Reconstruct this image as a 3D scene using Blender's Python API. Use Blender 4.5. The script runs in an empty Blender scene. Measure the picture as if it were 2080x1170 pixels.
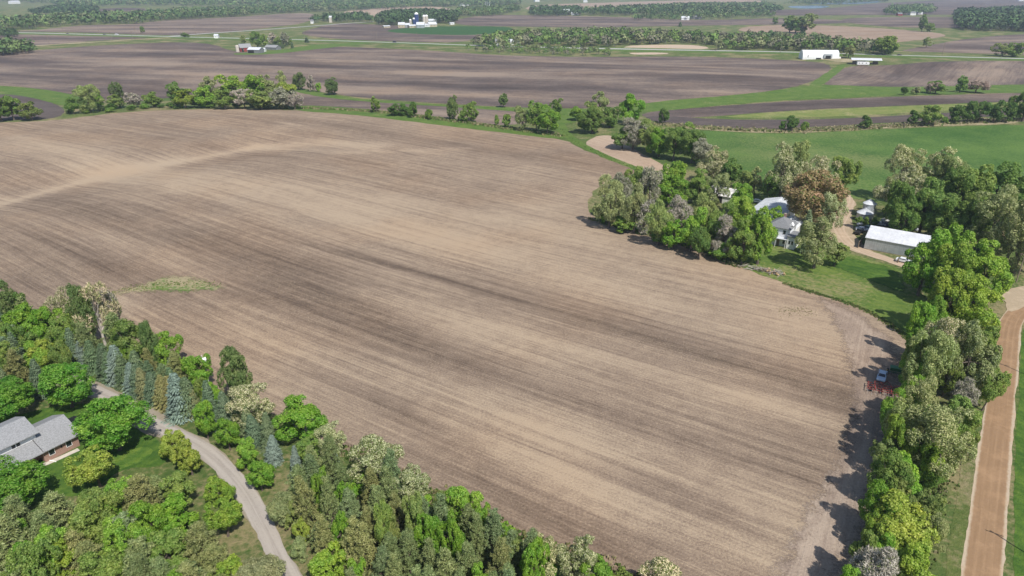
import bpy, math, random
import numpy as np
from mathutils import geometry, Vector

# ------------------------------------------------------------------ camera, world, sun, exposure
sc = bpy.context.scene
COL = sc.collection
HC, TH, FPX = 80.0, math.radians(24.0), 1387.0          # camera height, pitch below the horizon, focal length in photo pixels
CT, ST = math.cos(TH), math.sin(TH)
cam = bpy.data.cameras.new('camera'); cam_o = bpy.data.objects.new('camera', cam); COL.objects.link(cam_o)
cam_o.location = (0, 0, HC); cam_o.rotation_euler = (math.pi/2 - TH, 0, 0)
cam.sensor_width = 36; cam.lens = FPX/2080*36; cam.clip_start = 0.5; cam.clip_end = 30000
sc.camera = cam_o
SUN_EL, SUN_AZ = math.radians(53), math.radians(152)     # azimuth clockwise from +Y (the viewing direction): behind, a little right
w = bpy.data.worlds.new('World'); sc.world = w; w.use_nodes = True
nt = w.node_tree; bg = nt.nodes['Background']
sky = nt.nodes.new('ShaderNodeTexSky'); sky.sky_type = 'NISHITA'; sky.sun_disc = False
sky.sun_elevation = SUN_EL; sky.sun_rotation = SUN_AZ
nt.links.new(sky.outputs[0], bg.inputs[0]); bg.inputs[1].default_value = 0.10
sl = bpy.data.lights.new('sun', 'SUN'); sl.energy = 3.9; sl.angle = math.radians(0.5); sl.color = (1.0, 0.955, 0.89)
so = bpy.data.objects.new('sun', sl); COL.objects.link(so)
sd = Vector((math.sin(SUN_AZ)*math.cos(SUN_EL), math.cos(SUN_AZ)*math.cos(SUN_EL), math.sin(SUN_EL)))
so.rotation_euler = sd.to_track_quat('Z', 'Y').to_euler(); so.location = (0, -50, 150)
sc.view_settings.view_transform = 'Standard'; sc.view_settings.look = 'None'
sc.view_settings.gamma = 1; sc.view_settings.exposure = 0.38; sc.view_settings.use_curve_mapping = False
sc.render.engine = 'CYCLES'
sc.cycles.use_denoising = True
sc.cycles.max_bounces = 5; sc.cycles.diffuse_bounces = 2; sc.cycles.glossy_bounces = 2; sc.cycles.transmission_bounces = 2
sc.cycles.volume_bounces = 0; sc.cycles.transparent_max_bounces = 4
sc.cycles.caustics_reflective = False; sc.cycles.caustics_refractive = False

RNG = np.random.default_rng(7); random.seed(7)

# ------------------------------------------------------------------ the lie of the land
def sstep(a, b, t):
    t = np.clip((t-a)/(b-a), 0, 1); return t*t*(3-2*t)
def seg_dist(x, y, ax, ay, bx, by):
    dx, dy = bx-ax, by-ay
    t = np.clip(((x-ax)*dx+(y-ay)*dy)/(dx*dx+dy*dy), 0, 1)
    return np.hypot(x-ax-t*dx, y-ay-t*dy)
def hgt(x, y):
    x = np.asarray(x, float); y = np.asarray(y, float)
    r = np.hypot(x, y)
    near = sstep(130, 300, r)*(1-sstep(800, 1400, r))
    z = near*(2.2*np.sin((x+40)/105)*np.cos((y-60)/88) + 1.1*np.sin((x+y)/62+.7))
    z = z + sstep(500, 1000, r)*(3.6*np.sin(x/300+.5)*np.sin(y/330+.4) + 1.2*np.sin(x/140+y/190)*(1-sstep(1500, 2500, r)))
    z = z - 3.2*np.exp(-(seg_dist(x, y, -215, 262, -139, 370)/26)**2)
    z = z + 2.4*np.exp(-(seg_dist(x, y, -300, 470, -60, 440)/40)**2)
    return z
def P(px, py, up=0.0):
    """ground point seen at a photograph pixel"""
    px = np.asarray(px, float); py = np.asarray(py, float)
    u = (px-1040)/FPX; v = (py-585)/FPX
    dx, dy, dz = u, CT - v*ST, -ST - v*CT
    dz = np.minimum(dz, -0.006)
    t = HC/(-dz)
    for _ in range(14):
        t = t*.3 + .7*(HC - hgt(t*dx, t*dy) - up)/(-dz)
    return t*dx, t*dy
def G(px, py):
    x, y = P(px, py); return (float(x), float(y), float(hgt(x, y)))
def depth_at(x, y, z=0): return y*CT + (HC-z)*ST
def to_px(x, y, z):
    d = y*CT + (HC-z)*ST
    return 1040 + FPX*x/d, 585 + FPX*((HC-z)*CT - y*ST)/d

# ------------------------------------------------------------------ node helpers and materials
class NT:
    def __init__(s, name):
        s.m = bpy.data.materials.new(name); s.m.use_nodes = True; s.t = s.m.node_tree; s.b = s.t.nodes['Principled BSDF']
    def n(s, ty, **k):
        nd = s.t.nodes.new(ty)
        for a, b in k.items(): setattr(nd, a, b)
        return nd
    def put(s, sock, val):
        if hasattr(val, 'node'): s.t.links.new(val, sock)
        else: sock.default_value = val
    def math(s, op, a, b=0.0, c=0.0, clamp=False):
        nd = s.n('ShaderNodeMath', operation=op); nd.use_clamp = clamp
        for i, q in enumerate((a, b, c)): s.put(nd.inputs[i], q)
        return nd.outputs[0]
    def mix(s, f, a, b, mode='MIX'):
        nd = s.n('ShaderNodeMix', data_type='RGBA', blend_type=mode)
        s.put(nd.inputs[0], f); s.put(nd.inputs[6], a if hasattr(a, 'node') else (*a, 1)); s.put(nd.inputs[7], b if hasattr(b, 'node') else (*b, 1))
        return nd.outputs[2]
    def noise(s, vec, scale, detail=2.0, rough=.5):
        nd = s.n('ShaderNodeTexNoise'); s.t.links.new(vec, nd.inputs['Vector'])
        nd.inputs['Scale'].default_value = scale; nd.inputs['Detail'].default_value = detail; nd.inputs['Roughness'].default_value = rough
        return nd.outputs['Fac']
    def scaled(s, vec, sc3):
        nd = s.n('ShaderNodeVectorMath', operation='MULTIPLY'); s.t.links.new(vec, nd.inputs[0]); nd.inputs[1].default_value = sc3
        return nd.outputs[0]
    def ramp(s, f, stops):
        nd = s.n('ShaderNodeValToRGB'); s.t.links.new(f, nd.inputs[0]); e = nd.color_ramp.elements
        while len(e) < len(stops): e.new(.5)
        for q, (p, c) in zip(e, stops): q.position = p; q.color = (*c, 1)
        return nd.outputs[0]
    def step(s, f, a, b):
        nd = s.n('ShaderNodeMapRange', interpolation_type='SMOOTHSTEP'); s.t.links.new(f, nd.inputs[0])
        nd.inputs[1].default_value = a; nd.inputs[2].default_value = b
        return nd.outputs[0]
    def attr(s, name): return s.n('ShaderNodeAttribute', attribute_name=name)
    def pos(s): return s.n('ShaderNodeNewGeometry').outputs['Position']
    def objc(s): return s.n('ShaderNodeTexCoord').outputs['Object']
    def bump(s, hsock, dist, strength=1.0):
        nd = s.n('ShaderNodeBump'); s.t.links.new(hsock, nd.inputs['Height']); nd.inputs['Distance'].default_value = dist; nd.inputs['Strength'].default_value = strength
        s.t.links.new(nd.outputs[0], s.b.inputs['Normal'])
    def feather(s, m):
        """a patch whose cover thins out raggedly over its last m metres (attribute edge = metres from the rim)"""
        e = s.attr('edge').outputs['Fac']; n = s.noise(s.pos(), .5, 4, .7); n2 = s.noise(s.pos(), 2.5, 2, .7)
        f = s.math('ADD', s.math('DIVIDE', e, m), s.math('MULTIPLY', s.math('SUBTRACT', s.math('ADD', n, s.math('MULTIPLY', n2, .6)), .8), 1.6))
        tr = s.n('ShaderNodeBsdfTransparent'); mx = s.n('ShaderNodeMixShader'); s.t.links.new(s.step(f, .25, .75), mx.inputs[0])
        s.t.links.new(tr.outputs[0], mx.inputs[1]); s.t.links.new(s.b.outputs[0], mx.inputs[2]); s.t.links.new(mx.outputs[0], s.t.nodes['Material Output'].inputs[0]); return s.m
    def end(s, col, rough=.9, spec=.15, metal=0.0):
        s.put(s.b.inputs['Base Color'], col if hasattr(col, 'node') else (*col, 1)); s.put(s.b.inputs['Roughness'], rough)
        s.b.inputs['Specular IOR Level'].default_value = spec; s.b.inputs['Metallic'].default_value = metal
        return s.m
MATS = {}
def plain(name, col, rough=.7, var=.12, scale=1.5, spec=.3, metal=0.0):
    if name in MATS: return MATS[name]
    t = NT(name); c = t.objc()
    f = t.noise(c, scale, 4, .6); g = t.noise(t.scaled(c, (1, 1, .15)), scale*3, 2)
    a = tuple(q*(1-var) for q in col); b = tuple(min(1, q*(1+var)) for q in col)
    k = t.math('ADD', t.math('MULTIPLY', f, .6), t.math('MULTIPLY', g, .4))
    MATS[name] = t.end(t.mix(t.step(k, .35, .65), a, b), rough, spec, metal)
    return MATS[name]
def soil_mat(name, dark, mid, light, straw, fleck=.5, streak=1.0, big=0.0, soft=0):
    """tilled soil: rows of crop residue run along the field's own row coordinates (attribute row = across, along, tone)"""
    t = NT(name); a = t.attr('row'); v = a.outputs['Vector']
    sp = t.n('ShaderNodeSeparateXYZ'); t.t.links.new(v, sp.inputs[0])
    cb = t.n('ShaderNodeCombineXYZ'); t.t.links.new(sp.outputs[0], cb.inputs[0]); t.t.links.new(sp.outputs[1], cb.inputs[1]); q = cb.outputs[0]
    n1 = t.noise(t.scaled(q, (.13, .011, 1)), 1, 4, .6)
    n2 = t.noise(t.scaled(q, (.62, .011, 1)), 1, 4, .62)
    n3 = t.noise(t.scaled(q, (2.2, .045, 1)), 1, 3, .65)
    ps = t.math('ABSOLUTE', t.math('SUBTRACT', t.math('FRACT', t.math('DIVIDE', t.math('ADD', sp.outputs[0], t.math('MULTIPLY', n1, 9.0)), 4.6)), .5))
    p = t.pos(); n4 = t.noise(p, .03, 3, .55); n5 = t.noise(p, 2.2, 3, .7); n6 = t.noise(p, .3, 3, .6)
    n0 = t.noise(t.scaled(q, (.016, .0038, 1)), 1, 4, .62); f = t.math('ADD', sp.outputs[2], t.math('MULTIPLY', t.math('SUBTRACT', n0, .5), big))
    for nn, k in ((n1, .45*streak), (n2, .70*streak), (n3, .72*streak), (n4, .4), (n5, 1.0), (n6, .45), (t.step(ps, .02, .16), .09*streak)):
        f = t.math('ADD', f, t.math('MULTIPLY', t.math('SUBTRACT', nn, .5), k))
    col = t.ramp(f, [(.08, dark), (.5, mid), (.92, light)])
    warm = t.step(t.noise(p, .017, 2), .42, .66)
    col = t.mix(t.math('MULTIPLY', warm, .45), col, t.mix(1.0, col, (1.06, .97, .88), 'MULTIPLY'))
    fl = t.step(t.noise(p, 3.8, 2, .8), .57, .70)
    rowsy = t.step(t.math('ADD', n2, t.math('MULTIPLY', n1, .5)), .62, .95)
    col = t.mix(t.math('MULTIPLY', fl, t.math('MULTIPLY_ADD', rowsy, fleck, fleck*.25)), col, straw)
    t.bump(t.math('ADD', n5, t.math('MULTIPLY', n3, .8)), .22, .7)
    m = t.end(col, .95, .08); return t.feather(soft) if soft else m
def grass_mat(name, a, b, dry, dryness=.35, mow=0.0, scale=.12, soft=0):
    t = NT(name); p = t.pos()
    n1 = t.noise(p, scale, 4, .6); n2 = t.noise(p, .9, 4, .65); n3 = t.noise(p, 5.0, 2, .7); n4 = t.noise(p, scale*.35, 3, .6)
    f = t.math('ADD', t.math('MULTIPLY', n1, .5), t.math('MULTIPLY', n2, .5))
    col = t.mix(t.step(f, .36, .64), a, b)
    col = t.mix(t.math('MULTIPLY', t.step(t.math('ADD', t.math('MULTIPLY', n4, .6), t.math('MULTIPLY', n2, .4)), .63-dryness*.32, .78-dryness*.3), .85), col, dry)
    if mow:
        at = t.attr('row'); sp = t.n('ShaderNodeSeparateXYZ'); t.t.links.new(at.outputs['Vector'], sp.inputs[0])
        s_ = t.math('SINE', t.math('ADD', t.math('MULTIPLY', sp.outputs[0], 2.1), t.math('MULTIPLY', n2, 2.5)))
        col = t.mix(t.math('MULTIPLY', t.step(s_, -.3, .7), mow), col, t.mix(1.0, col, (1.5, 1.28, 1.15), 'MULTIPLY'))
    col = t.mix(t.math('MULTIPLY', t.math('SUBTRACT', n3, .5, clamp=True), .9), col, t.mix(1.0, col, (1.9, 1.75, 1.5), 'MULTIPLY'))
    t.bump(t.math('ADD', n3, t.math('MULTIPLY', n2, 1.5)), .25, .8)
    m = t.end(col, .9, .12); return t.feather(soft) if soft else m
def track_mat(name, base, track, edge, half, tracks, fine=2.5):
    """unpaved road: wheel tracks and loose edges by the distance from the centre line (attribute row.x)"""
    t = NT(name); at = t.attr('row'); sp = t.n('ShaderNodeSeparateXYZ'); t.t.links.new(at.outputs['Vector'], sp.inputs[0])
    p = t.pos(); n = t.noise(p, .8, 4, .65); n2 = t.noise(p, fine, 3, .7)
    cb = t.n('ShaderNodeCombineXYZ'); t.t.links.new(sp.outputs[0], cb.inputs[0]); t.t.links.new(sp.outputs[1], cb.inputs[1])
    n3 = t.noise(t.scaled(cb.outputs[0], (1.6, .05, 1)), 1, 3, .6)
    x = t.math('ABSOLUTE', t.math('ADD', sp.outputs[0], t.math('MULTIPLY', t.math('SUBTRACT', n, .5), .5)))
    col = t.mix(t.step(n3, .38, .66), base, track)
    for c in tracks:
        k = t.math('SUBTRACT', 1.0, t.step(t.math('ABSOLUTE', t.math('SUBTRACT', x, c)), .12, .62))
        col = t.mix(t.math('MULTIPLY', k, .65), col, track)
    col = t.mix(t.math('MULTIPLY', t.step(x, half*.80, half*.97), .85), col, edge)
    col = t.mix(t.math('MULTIPLY', t.step(n2, .5, .75), .35), col, tuple(q*.62 for q in base)); col = t.mix(t.math('MULTIPLY', t.step(t.noise(p, .22, 4, .7), .45, .7), .4), col, tuple(min(1, q*1.3) for q in base))
    t.bump(n2, .06, .7)
    return t.end(col, .95, .08)
def leaf_mat(name, trans=.32):
    """leaves: the colour belongs to each tree (object colour), every leaf a little off it"""
    t = NT(name); oi = t.n('ShaderNodeObjectInfo'); at = t.attr('rnd')
    hsv = t.n('ShaderNodeHueSaturation'); t.t.links.new(oi.outputs['Color'], hsv.inputs['Color'])
    dr = t.noise(t.objc(), .45, 2, .6)
    t.put(hsv.inputs['Value'], t.math('MULTIPLY', t.math('MULTIPLY_ADD', at.outputs['Fac'], .8, .6), t.math('MULTIPLY_ADD', dr, .9, .70)))
    t.put(hsv.inputs['Hue'], t.math('ADD', t.math('MULTIPLY_ADD', at.outputs['Fac'], -.03, .565), t.math('MULTIPLY', dr, -.1)))
    t.put(hsv.inputs['Saturation'], t.math('MULTIPLY_ADD', at.outputs['Fac'], -.2, 1.08))
    gr = t.math('GREATER_THAN', t.math('FRACT', t.math('MULTIPLY', at.outputs['Fac'], 7.3)), oi.outputs['Alpha']); col = t.mix(gr, hsv.outputs[0], (.15, .20, .045)); t.end(col, .6, .3)
    tr = t.n('ShaderNodeBsdfTranslucent'); t.t.links.new(t.mix(1.0, col, (1.25, 1.3, .8), 'MULTIPLY'), tr.inputs[0])
    mx = t.n('ShaderNodeMixShader'); mx.inputs[0].default_value = trans
    t.t.links.new(t.b.outputs[0], mx.inputs[1]); t.t.links.new(tr.outputs[0], mx.inputs[2])
    t.t.links.new(mx.outputs[0], t.t.nodes['Material Output'].inputs[0])
    return t.m
def vleaf_mat(name):
    t = NT(name); at = t.attr('tint'); return t.end(at.outputs['Color'], .7, .15)

# ------------------------------------------------------------------ mesh helpers
def tag(o, label=None, cat=None, group=None, kind=None):
    for k, q in (('label', label), ('category', cat), ('group', group), ('kind', kind)):
        if q: o[k] = q
    return o
def raw_mesh(name, V, F, mat=None):
    me = bpy.data.meshes.new(name); me.from_pydata([tuple(q) for q in V], [], [tuple(q) for q in F])
    if mat: me.materials.append(mat)
    return me
def fast_mesh(name, V, F, mat):
    """V (n,3), F (m,k) arrays"""
    me = bpy.data.meshes.new(name); V = np.asarray(V, np.float32); F = np.asarray(F, np.int32); m, k = F.shape
    me.vertices.add(len(V)); me.vertices.foreach_set('co', V.ravel())
    me.loops.add(m*k); me.loops.foreach_set('vertex_index', F.ravel())
    me.polygons.add(m); me.polygons.foreach_set('loop_start', np.arange(0, m*k, k, dtype=np.int32)); me.polygons.foreach_set('loop_total', np.full(m, k, np.int32))
    me.update(calc_edges=True); me.materials.append(mat); return me
def smooth(me): me.polygons.foreach_set('use_smooth', np.ones(len(me.polygons), bool)); return me
def add(name, me, parent=None, loc=None, rot=None, scale=None):
    o = bpy.data.objects.new(name, me); COL.objects.link(o)
    if parent: o.parent = parent
    if loc is not None: o.location = loc
    if rot is not None: o.rotation_euler = rot if hasattr(rot, '__len__') else (0, 0, rot)
    if scale is not None: o.scale = scale
    return o
def empty(name, loc, rotz=0.0, label=None, cat=None, group=None):
    o = add(name, None, loc=loc, rot=rotz); o.empty_display_size = .3
    return tag(o, label, cat, group)
BOXF = [(0, 3, 2, 1), (4, 5, 6, 7), (0, 1, 5, 4), (1, 2, 6, 5), (2, 3, 7, 6), (3, 0, 4, 7)]
def boxv(x0, x1, y0, y1, z0, z1): return [(x0, y0, z0), (x1, y0, z0), (x1, y1, z0), (x0, y1, z0), (x0, y0, z1), (x1, y0, z1), (x1, y1, z1), (x0, y1, z1)]
class MB:
    """collects solids and makes ONE mesh object"""
    def __init__(s): s.v = []; s.f = []
    def poly(s, V, F): k = len(s.v); s.v += [tuple(q) for q in V]; s.f += [tuple(i+k for i in f) for f in F]; return s
    def box(s, *a): return s.poly(boxv(*a), BOXF)
    def bar(s, a, b, r, r2=None, n=6):
        a, b = Vector(a), Vector(b); d = (b-a).normalized(); t = d.orthogonal().normalized(); q = d.cross(t); r2 = r if r2 is None else r2; V = []
        for c, rr in ((a, r), (b, r2)):
            for i in range(n): g = 2*math.pi*i/n; V.append(c + t*math.cos(g)*rr + q*math.sin(g)*rr)
        F = [(i, (i+1) % n, n+(i+1) % n, n+i) for i in range(n)] + [tuple(range(n))[::-1], tuple(range(n, 2*n))]
        return s.poly(V, F)
    def tube(s, pts, rad, n=6):
        for i in range(len(pts)-1): s.bar(pts[i], pts[i+1], rad[i], rad[i+1], n)
        return s
    def prism(s, prof, x0, x1, ax='x'):
        """profile of (y,z) pulled from x0 to x1 (ax='y': profile of (x,z) pulled along y)"""
        n = len(prof)
        V = [((x, a, b) if ax == 'x' else (a, x, b)) for x in (x0, x1) for a, b in prof]
        F = [(i, (i+1) % n, n+(i+1) % n, n+i) for i in range(n)] + [tuple(range(n))[::-1], tuple(range(n, 2*n))]
        return s.poly(V, F)
    def lathe(s, prof, n=24, c=(0, 0)):
        k = len(prof); V = [(c[0]+r*math.cos(2*math.pi*i/n), c[1]+r*math.sin(2*math.pi*i/n), z) for i in range(n) for r, z in prof]
        F = [(i*k+j, ((i+1) % n)*k+j, ((i+1) % n)*k+j+1, i*k+j+1) for i in range(n) for j in range(k-1)]
        return s.poly(V, F)
    def make(s, name, mat, parent=None, sm=False):
        me = raw_mesh(name, s.v, s.f, mat)
        if sm: smooth(me)
        return add(name, me, parent)
def box(name, mat, parent, *a): return MB().box(*a).make(name, mat, parent)

# ------------------------------------------------------------------ terrain sheet and the draped patches on it
AZ = np.radians(np.concatenate([np.arange(-58, 58.01, .30)])); NAZ = len(AZ)
RR = 48*np.exp(np.arange(0, math.log(11000/48), .0088)); NR = len(RR)
gx = (RR[:, None]*np.sin(AZ)[None]).ravel(); gy = (RR[:, None]*np.cos(AZ)[None]).ravel()
M_GROUND = grass_mat('rough grass', (.06, .105, .025), (.12, .15, .045), (.27, .22, .12), .55)
ii = (np.arange(NR-1)[:, None]*NAZ + np.arange(NAZ-1)[None]).ravel()
gm = fast_mesh('ground', np.stack([gx, gy, hgt(gx, gy)], 1), np.stack([ii, ii+1, ii+NAZ+1, ii+NAZ], 1), M_GROUND)
ground = tag(add('ground', smooth(gm)), 'rough grassy ground between the fields', kind='structure')
# the land behind and beside the viewer, a coarse sheet that meets the fine one
bk = []; bf = []
for i, a in enumerate(np.radians(np.arange(58, 302.1, 4))):
    for r in (0.0, 48, 300, 1500, 11000): bk.append((r*math.sin(a), r*math.cos(a), 0.0 if r < 60 else -.5))
nb = len(bk)//5
for i in range(nb-1):
    for j in range(4): bf.append((i*5+j, i*5+j+1, (i+1)*5+j+1, (i+1)*5+j))
k0 = len(bk)
for a in np.radians(np.arange(-58, 58.1, 4)): bk += [(0, 0, 0), (48*math.sin(a), 48*math.cos(a), 0)]
for i in range(29): bf.append((k0+2*i, k0+2*i+1, k0+2*i+3))
tag(add('ground', raw_mesh('ground', bk, bf, M_GROUND)), 'grassy land behind the viewer, out of the picture', kind='structure')

def inside(x, y, poly):
    c = np.zeros(np.shape(x), bool); n = len(poly)
    for i in range(n):
        x1, y1 = poly[i]; x2, y2 = poly[(i+1) % n]
        if y1 == y2: continue
        c ^= ((y1 > y) != (y2 > y)) & (x < (x2-x1)*(y-y1)/(y2-y1)+x1)
    return c
def chaikin(pts, k=2, closed=True):
    p = np.asarray(pts, float)
    for _ in range(k):
        if closed: q = np.roll(p, -1, 0); p = np.stack([p*.75+q*.25, p*.25+q*.75], 1).reshape(-1, 2)
        else:
            a, b = p[:-1], p[1:]; m = np.stack([a*.75+b*.25, a*.25+b*.75], 1).reshape(-1, 2); p = np.concatenate([p[:1], m, p[-1:]])
    return p
def vnoise(x, y):
    xi, yi = np.floor(x), np.floor(y); fx, fy = x-xi, y-yi; fx = fx*fx*(3-2*fx); fy = fy*fy*(3-2*fy)
    hs = lambda a, b: (np.sin(a*127.1+b*311.7)*43758.5453) % 1.0
    return (hs(xi, yi)*(1-fx)+hs(xi+1, yi)*fx)*(1-fy) + (hs(xi, yi+1)*(1-fx)+hs(xi+1, yi+1)*fx)*fy
def wob(x, y): return (vnoise(x/9, y/9)-.5)*1.3 + (vnoise(x/2.6+50, y/2.6)-.5)*.9 + (vnoise(x/.8, y/.8+90)-.5)*.5
LCOUNT = {}
def drape(name, poly, mat, layer, label, rowfun=None, jit=.5, kind='structure', world=False, rnd=2):
    """a patch of ground: outline in photo pixels (or metres), gridded with the terrain's own vertices and laid a little above it"""
    if world: W = np.asarray(poly, float)
    else: q = chaikin(poly, rnd); X, Y = P(q[:, 0], q[:, 1]); W = np.stack([X, Y], 1)
    out = []
    for i in range(len(W)):
        a, b = W[i], W[(i+1) % len(W)]; L = np.hypot(*(b-a))
        if L < 1e-4: continue
        st = max(.5, .009*np.hypot(*a)); n = max(1, int(L/st)); nx, ny = (b[1]-a[1])/L, -(b[0]-a[0])/L
        for j in range(n):
            p = a+(b-a)*j/n; k = jit*wob(p[0]*1.1, p[1]*1.1)*(1+np.hypot(*p)/600)
            out.append((p[0]+nx*k, p[1]+ny*k))
    out = np.array(out); x0, y0 = out.min(0); x1, y1 = out.max(0)
    s = (gx > x0) & (gx < x1) & (gy > y0) & (gy < y1); ix, iy = gx[s], gy[s]; m = inside(ix, iy, out); ix, iy = ix[m], iy[m]
    allp = [Vector((float(a), float(b))) for a, b in out] + [Vector((float(a), float(b))) for a, b in zip(ix, iy)]
    vv, _, ff, _, _, _ = geometry.delaunay_2d_cdt(allp, [], [list(range(len(out)))], 1, 1e-4)
    V = np.array([(q.x, q.y) for q in vv]); r = np.hypot(V[:, 0], V[:, 1])
    LCOUNT[layer] = LCOUNT.get(layer, 0)+1; layer = layer + .034*LCOUNT[layer]
    Z = hgt(V[:, 0], V[:, 1]) + layer*(.012 + r*4e-5)
    F = []
    for f in ff:
        f = list(f); a, b, c = V[f[0]], V[f[1]], V[f[2]]
        F.append(f if (b[0]-a[0])*(c[1]-a[1])-(b[1]-a[1])*(c[0]-a[0]) > 0 else f[::-1])
    me = fast_mesh(name, np.column_stack([V, Z]), np.array(F), mat); smooth(me)
    row = rowfun(V[:, 0], V[:, 1]) if rowfun else np.column_stack([V, np.full(len(V), .5)])
    me.attributes.new('row', 'FLOAT_VECTOR', 'POINT').data.foreach_set('vector', np.asarray(row, np.float32).ravel())
    if any('Transparent' in n.bl_idname for n in mat.node_tree.nodes):
        ed = np.full(len(V), 1e9)
        for i in range(0, len(out)): ed = np.minimum(ed, seg_dist(V[:, 0], V[:, 1], *out[i], *out[(i+1) % len(out)]))
        me.attributes.new('edge', 'FLOAT', 'POINT').data.foreach_set('value', ed.astype(np.float32))
    return tag(add(name, me), label, kind=kind)
def ribbon(name, line, width, mat, layer, label, jit=.15, world=False, kind='structure'):
    """a road or lane: centre line in photo pixels, width in metres"""
    q = chaikin(line, 3, False)
    C = q if world else np.stack(P(q[:, 0], q[:, 1]), 1)
    d = np.gradient(C, axis=0); d /= np.hypot(d[:, 0], d[:, 1])[:, None]; n = np.stack([-d[:, 1], d[:, 0]], 1)
    wd = np.asarray(width, float)*np.ones(len(C)) if np.ndim(width) == 0 else np.interp(np.linspace(0, 1, len(C)), np.linspace(0, 1, len(width)), width)
    poly = np.concatenate([C+n*wd[:, None]/2, (C-n*wd[:, None]/2)[::-1]])
    S = np.concatenate([[0], np.cumsum(np.hypot(*np.diff(C, axis=0).T))])
    def rf(x, y):
        o = np.zeros((len(x), 3)); best = np.full(len(x), 1e9)
        for i in range(len(C)-1):
            a, b = C[i], C[i+1]; L = S[i+1]-S[i]+1e-9; t = np.clip(((x-a[0])*(b[0]-a[0])+(y-a[1])*(b[1]-a[1]))/L**2, 0, 1)
            ex, ey = x-a[0]-t*(b[0]-a[0]), y-a[1]-t*(b[1]-a[1]); dd = np.hypot(ex, ey); m = dd < best; best[m] = dd[m]
            o[m, 0] = (ex*n[i, 0]+ey*n[i, 1])[m]; o[m, 1] = (S[i]+t*L)[m]
        o[:, 2] = .5; return o
    drape(name, poly, mat, layer, label, rf, jit, kind, True)
    return C
def rows(ang, tone=.5, blobs=(), lines=(), bend=6.0):
    """row coordinates of a field (across, along) and how dark or pale its soil is, from patches (px, py, half length, half width, amount)"""
    a = math.radians(ang); ca, sa = math.cos(a), math.sin(a)
    bl = [(*[float(q) for q in P(b[0], b[1])], *b[2:]) for b in blobs]
    ll = [(np.stack(P(*np.array(l[0], float).T), 1), l[1], l[2]) for l in lines]
    def f(x, y):
        al = x*ca+y*sa; ac = -x*sa+y*ca + bend*np.sin(al/95+1)*sstep(120, 300, np.hypot(x, y))
        t = np.full(len(x), float(tone))
        for bx, by, L, Wd, am in bl:
            ex, ey = x-bx, y-by; u, v = ex*ca+ey*sa, -ex*sa+ey*ca
            t += am*np.exp(-(u/L)**2-(v/Wd)**2)
        for pts, wd, am in ll:
            d = np.min([seg_dist(x, y, *pts[i], *pts[i+1]) for i in range(len(pts)-1)], 0); t += am*np.exp(-(d/wd)**2)
        return np.column_stack([ac, al, t])
    return f

M_SOIL = soil_mat('tan tilled soil', (.108, .079, .059), (.222, .166, .122), (.372, .288, .203), (.53, .43, .275), .6, 1.0, .40)
M_SOIL2 = soil_mat('purplish dark soil', (.056, .045, .042), (.118, .093, .083), (.27, .21, .162), (.34, .28, .20), .25, .8, 1.9)
M_SOIL3 = soil_mat('black soil', (.045, .038, .038), (.082, .068, .064), (.15, .122, .108), (.25, .2, .15), .15, .6, .6)
M_TAN = soil_mat('pale dry stubble', (.25, .18, .13), (.38, .29, .215), (.5, .4, .3), (.56, .47, .35), .5, .6, .7)
M_LAWN = grass_mat('mown lawn', (.040, .095, .016), (.085, .155, .026), (.20, .19, .075), .10, .45)
M_YARD = grass_mat('thin yard grass', (.075, .135, .025), (.14, .195, .045), (.25, .22, .115), .48, .3)
M_PAST = grass_mat('pasture grass', (.04, .10, .02), (.11, .185, .042), (.17, .20, .07), .48, 0, .026)
M_LANE = grass_mat('grassy lane', (.07, .13, .025), (.12, .175, .04), (.27, .24, .12), .25)
M_WHEAT = grass_mat('young wheat', (.028, .08, .022), (.048, .11, .03), (.1, .14, .05), .12)
M_DRYG = grass_mat('dry grass', (.2, .185, .09), (.33, .28, .17), (.42, .35, .24), .6)
M_ROAD = track_mat('brown dirt road', (.32, .207, .12), (.25, .158, .09), (.47, .39, .29), 2.5, (.5, 1.6))
M_DRIVE = track_mat('grey gravel drive', (.31, .275, .24), (.40, .36, .315), (.25, .215, .15), 1.8, (.8,))
M_DIRT = track_mat('tan yard dirt', (.46, .36, .26), (.39, .29, .2), (.34, .27, .18), 2.2, (.8,))
M_PAVE = track_mat('grey highway', (.40, .39, .36), (.33, .325, .31), (.42, .40, .34), 6.0, (1.8,))

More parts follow.
